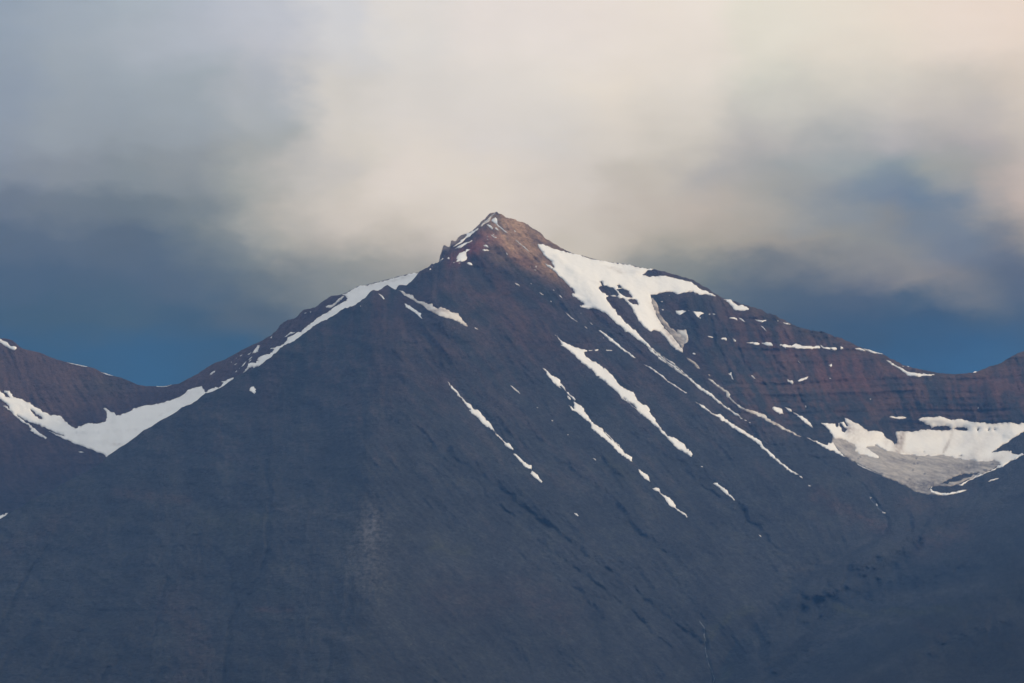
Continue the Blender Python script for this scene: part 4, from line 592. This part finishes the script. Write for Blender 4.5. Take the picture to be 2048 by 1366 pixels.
def snow_mesh(s):
    p = s['outline']; rings = [p] + list(s['holes']); lay = s['layer']
    area = abs(.5 * np.sum(p[:, 0] * np.roll(p[:, 1], -1) - p[:, 1] * np.roll(p[:, 0], -1)))
    jit = .6 if area > 120 else .18; rr = []
    for r in rings:                                    # ragged melt edge
        out = []
        for i in range(len(r)):
            a, b = r[i], r[(i + 1) % len(r)]; L = np.hypot(*(b - a)); n = max(1, int(L / (2.6 if area > 120 else 1.6)))
            nn = np.array((-(b - a)[1], (b - a)[0])) / (L + 1e-6)
            for k in range(n):
                q = a + (b - a) * k / n
                q = q + (np.array((gn(q[:1] / 13, q[1:] / 13, 521)[0], gn(q[:1] / 13 + 7, q[1:] / 13, 522)[0])) * 1.5 + np.array((gn(q[:1] / 4.5, q[1:] / 4.5, 523)[0], gn(q[:1] / 4.5 + 7, q[1:] / 4.5, 524)[0])) * 1.1) * (1 if area > 400 else .45)
                if k: q = q + nn * random.gauss(0, jit)
                out.append(q)
        rr.append(np.array(out))
    step = 2.6 if area < 3000 else 3.4
    x0, y0 = p.min(0); x1, y1 = p.max(0); qx, qy = np.meshgrid(np.arange(x0, x1, step), np.arange(y0, y1, step)); qx = qx.ravel() + np.random.RandomState(3).uniform(-.5, .5, qx.size); qy = qy.ravel() + np.random.RandomState(4).uniform(-.5, .5, qy.size)
    ins = inside(qx, qy, rr[0])
    for h in rr[1:]: ins &= ~inside(qx, qy, h)
    dd = np.min([segdist(qx, qy, r, True) for r in rr], 0); ins &= dd > step * .45
    pts = [tuple(v) for r in rr for v in r]; edges = []; b0 = 0
    for r in rr:
        edges += [(b0 + i, b0 + (i + 1) % len(r)) for i in range(len(r))]; b0 += len(r)
    pts += list(zip(qx[ins], qy[ins]))
    vs, es, fs, _, _, _ = delaunay_2d_cdt([Vector(q) for q in pts], edges, [], 0, 1e-4)
    vs = np.array([(v.x, v.y) for v in vs]); fs = np.array([f for f in fs if len(f) == 3])
    if not len(fs): return None
    ce = vs[fs].mean(1); keep = inside(ce[:, 0], ce[:, 1], rr[0])
    for h in rr[1:]: keep &= ~inside(ce[:, 0], ce[:, 1], h)
    fs = fs[keep]
    d = np.min([segdist(vs[:, 0], vs[:, 1], r, True) for r in rr], 0); H = s['h']
    Ya = samp(DEP[lay], vs[:, 0], vs[:, 1]); Yb = samp(DEPS[lay], vs[:, 0], vs[:, 1])
    base = H * .22 + (1.2 if s['style'] in ('snow', 'dirty', 'grit') and H > 6 else 0)
    w = 1 - np.exp(-d / 3.5)
    Yt = np.minimum(Ya, Ya * (1 - w) + Yb * w) - base - H * w * (1 + .35 * gn(vs[:, 0] / 20, vs[:, 1] / 14, 531) + .2 * gn(vs[:, 0] / 8, vs[:, 1] / 6, 532))
    V = world(vs[:, 0], vs[:, 1], Yt)
    # skirt down into the ground
    ed = {}
    for f in fs:
        for a, b in ((f[0], f[1]), (f[1], f[2]), (f[2], f[0])): ed[(a, b)] = 1
    bd = [(a, b) for (a, b) in ed if (b, a) not in ed]; bi = sorted({a for e in bd for a in e}); mp = {a: len(vs) + i for i, a in enumerate(bi)}
    Vs = world(vs[bi, 0], vs[bi, 1], Ya[bi] + 6); V2 = np.concatenate([V, Vs], 0)
    F4 = [tuple(int(x) for x in f) for f in fs] + [(int(b), int(a), mp[a], mp[b]) for a, b in bd]
    me = bpy.data.meshes.new(s['name']); me.from_pydata([tuple(v) for v in V2], [], F4); me.update()
    me.polygons.foreach_set('use_smooth', np.ones(len(me.polygons), bool))
    at = me.attributes.new('dirt', 'FLOAT', 'POINT'); dv = np.zeros(len(V2))
    for (cx, cy, rx, ry, rot, amt) in (DIRT_ICE if s['style'] == 'ice' else DIRT):
        c, sn = math.cos(math.radians(rot)), math.sin(math.radians(rot)); q = (vs[:, 0] - cx) * c + (vs[:, 1] - cy) * sn; r = -(vs[:, 0] - cx) * sn + (vs[:, 1] - cy) * c
        dv[:len(vs)] += amt * np.exp(-(q / rx) ** 2 - (r / ry) ** 2) * (.7 + .6 * gn(vs[:, 0] / 5, vs[:, 1] / 3, 501))
    dv[:len(vs)] += .30 * np.exp(-d / 1.6) * (gn(vs[:, 0] / 9, vs[:, 1] / 9, 507) > 0)
    if s['style'] == 'ice': dv[:len(vs)] += .9 * (gn(vs[:, 0] / 3.5, vs[:, 1] / 2.2, 505) > .62) * (gn(vs[:, 0] / 30, vs[:, 1] / 16, 506) > -.1)
    at.data.foreach_set('value', np.clip(dv, 0, 1).astype(np.float32))
    me.materials.append(MATS[s['style']]); o = bpy.data.objects.new(s['name'], me); C.collection.objects.link(o)
    return tag(o, s['label'], s['cat'], s['group'])
# melt-out dirt and rockfall stains on the snow: column, row, radii, tilt, strength
DIRT = [(1700, 858, 8, 14, 20, .8), (1712, 875, 12, 26, 15, .35), (1795, 885, 10, 22, 0, .9), (1805, 875, 6, 26, 5, .7), (1772, 880, 5, 14, 0, .5), (1893, 893, 3, 17, 28, .9), (1905, 862, 2.5, 14, 20, .4), (1955, 900, 30, 12, -40, .3), (2000, 915, 30, 7, -25, .3), (1830, 909, 90, 7, 4, .30), (1690, 890, 40, 8, 30, .3), (1950, 920, 60, 6, 0, .3), (1740, 870, 20, 16, 30, .25), (1920, 885, 60, 10, -15, .15), (1860, 870, 70, 8, 0, .12),
        (1228, 537, 22, 2.5, 12, .35), (1240, 544, 10, 2.5, 10, .5), (1322, 640, 5, 34, -35, .6), (1345, 680, 7, 30, -42, .7), (655, 645, 30, 3, -20, 0), (790, 560, 40, 3, -15, .4), (235, 889, 12, 2.2, 0, .7), (1440, 795, 30, 8, 50, .7), (1530, 820, 30, 4, 25, .4), (925, 645, 20, 3, 30, .2), (860, 615, 30, 2, 30, .2)]
DIRT_ICE = [(1700, 940, 120, 8, 12, .25), (1855, 972, 60, 12, 0, .6), (1800, 955, 120, 14, 14, .2), (1960, 930, 70, 10, -8, .5), (1900, 945, 60, 20, -20, .3), (1690, 890, 30, 12, 25, .25), (1780, 915, 60, 6, 10, .3), (1850, 925, 80, 5, 3, .3)]
for s in exec_snow: snow_mesh(s)

# ------------------------------------------------------------------ meltwater streams: thin broken ribbons of white water down their beds
def stream(pts, w, label, layer='M'):
    L = np.hypot(*np.diff(pts, axis=0).T); t = np.concatenate([[0], np.cumsum(L)]); n = int(t[-1] / 1.5); tt = np.linspace(0, t[-1], n)
    x = np.interp(tt, t, pts[:, 0]) + 1.6 * gn(tt / 9, tt * 0 + 2.2, 601); y = np.interp(tt, t, pts[:, 1])
    ww = w * (.25 + .75 * np.clip(gn(tt / 5, tt * 0 + 4.4, 602) + .4, 0, 1)); a = []; F4 = []
    for sgn, off in ((-1, 3), (-1, 0), (1, 0), (1, 3)): a.append(world(x + sgn * ww, y, samp(DEP[layer], x + sgn * ww, y) - 2.2 + off * 2))
    V = np.concatenate(a, 0)
    for k in range(3):
        for i in range(n - 1): F4.append((k * n + i, k * n + i + 1, (k + 1) * n + i + 1, (k + 1) * n + i))
    me = bpy.data.meshes.new('stream'); me.from_pydata([tuple(v) for v in V], [], F4); me.update(); me.materials.append(WATER)
    o = bpy.data.objects.new('stream', me); C.collection.objects.link(o); tag(o, label, kind='structure')
WATER, _t, _b = mat('white_water'); _n = _t.nodes.new('ShaderNodeTexNoise'); _n.inputs['Scale'].default_value = .15; _r = _t.nodes.new('ShaderNodeMapRange')
_r.inputs[1].default_value = .4; _r.inputs[2].default_value = .62; _t.links.new(_n.outputs['Fac'], _r.inputs[0]); _m = _t.nodes.new('ShaderNodeMixRGB'); _m.inputs[1].default_value = (.03, .045, .06, 1); _m.inputs[2].default_value = (.3, .34, .38, 1)
_t.links.new(_r.outputs[0], _m.inputs[0]); _t.links.new(_m.outputs[0], _b.inputs['Base Color']); _b.inputs['Roughness'].default_value = .35
stream(P(13, '150,1000 178,1040 180,1130 195,1230 232,1320 235,1400'), 1.3, 'thin white stream falling down the gully at the foot of the right valley')
stream(P(13, '1146,270 1152,290 1180,320 1200,345 1225,366 1252,385'), .9, 'short broken thread of white water below the glacier')

# ------------------------------------------------------------------ ground sheet and air
bpy.ops.mesh.primitive_grid_add(x_subdivisions=120, y_subdivisions=120, size=1, location=(0, 9000, 0)); gr = bpy.context.object
gr.name = gr.data.name = 'ground'; gr.scale = (28000, 26000, 1); gr['kind'] = 'structure'
bpy.context.view_layer.update()
for v in gr.data.vertices:
    v.co.z = 0 if abs(v.co.x * 28000) < 4000 and v.co.y * 26000 + 9000 < 3000 else 8 * math.sin(v.co.x * 40) * math.cos(v.co.y * 31)
gm, t, b = mat('tundra'); b.inputs['Roughness'].default_value = 1
na = t.nodes.new('ShaderNodeTexNoise'); na.inputs['Scale'].default_value = .004; na.inputs['Detail'].default_value = 10; tcg = t.nodes.new('ShaderNodeTexCoord'); geo = t.nodes.new('ShaderNodeNewGeometry'); t.links.new(geo.outputs['Position'], na.inputs['Vector'])
mx = t.nodes.new('ShaderNodeMixRGB'); t.links.new(na.outputs['Fac'], mx.inputs[0]); mx.inputs[1].default_value = (.05, .055, .035, 1); mx.inputs[2].default_value = (.09, .08, .06, 1); t.links.new(mx.outputs[0], b.inputs['Base Color'])
gr.data.materials.append(gm)

zt = max(max(v[2] for v in o.bound_box) for o in (mo, ml)) + 25
bpy.ops.mesh.primitive_cube_add(size=1, location=(0, 9000, (zt - 30) / 2)); hz = bpy.context.object
hz.name = hz.data.name = 'haze'; hz.scale = (30000, 28000, zt + 30); hz['kind'] = 'stuff'; hz['label'] = 'thin blue mountain air'
hm = bpy.data.materials.new('air'); hm.use_nodes = True; t = hm.node_tree; t.nodes.clear()
pv = t.nodes.new('ShaderNodeVolumePrincipled'); pv.inputs['Color'].default_value = HAZE + (1,); pv.inputs['Density'].default_value = DENS; pv.inputs['Anisotropy'].default_value = 0
ou = t.nodes.new('ShaderNodeOutputMaterial'); t.links.new(pv.outputs[0], ou.inputs['Volume']); hz.data.materials.append(hm)
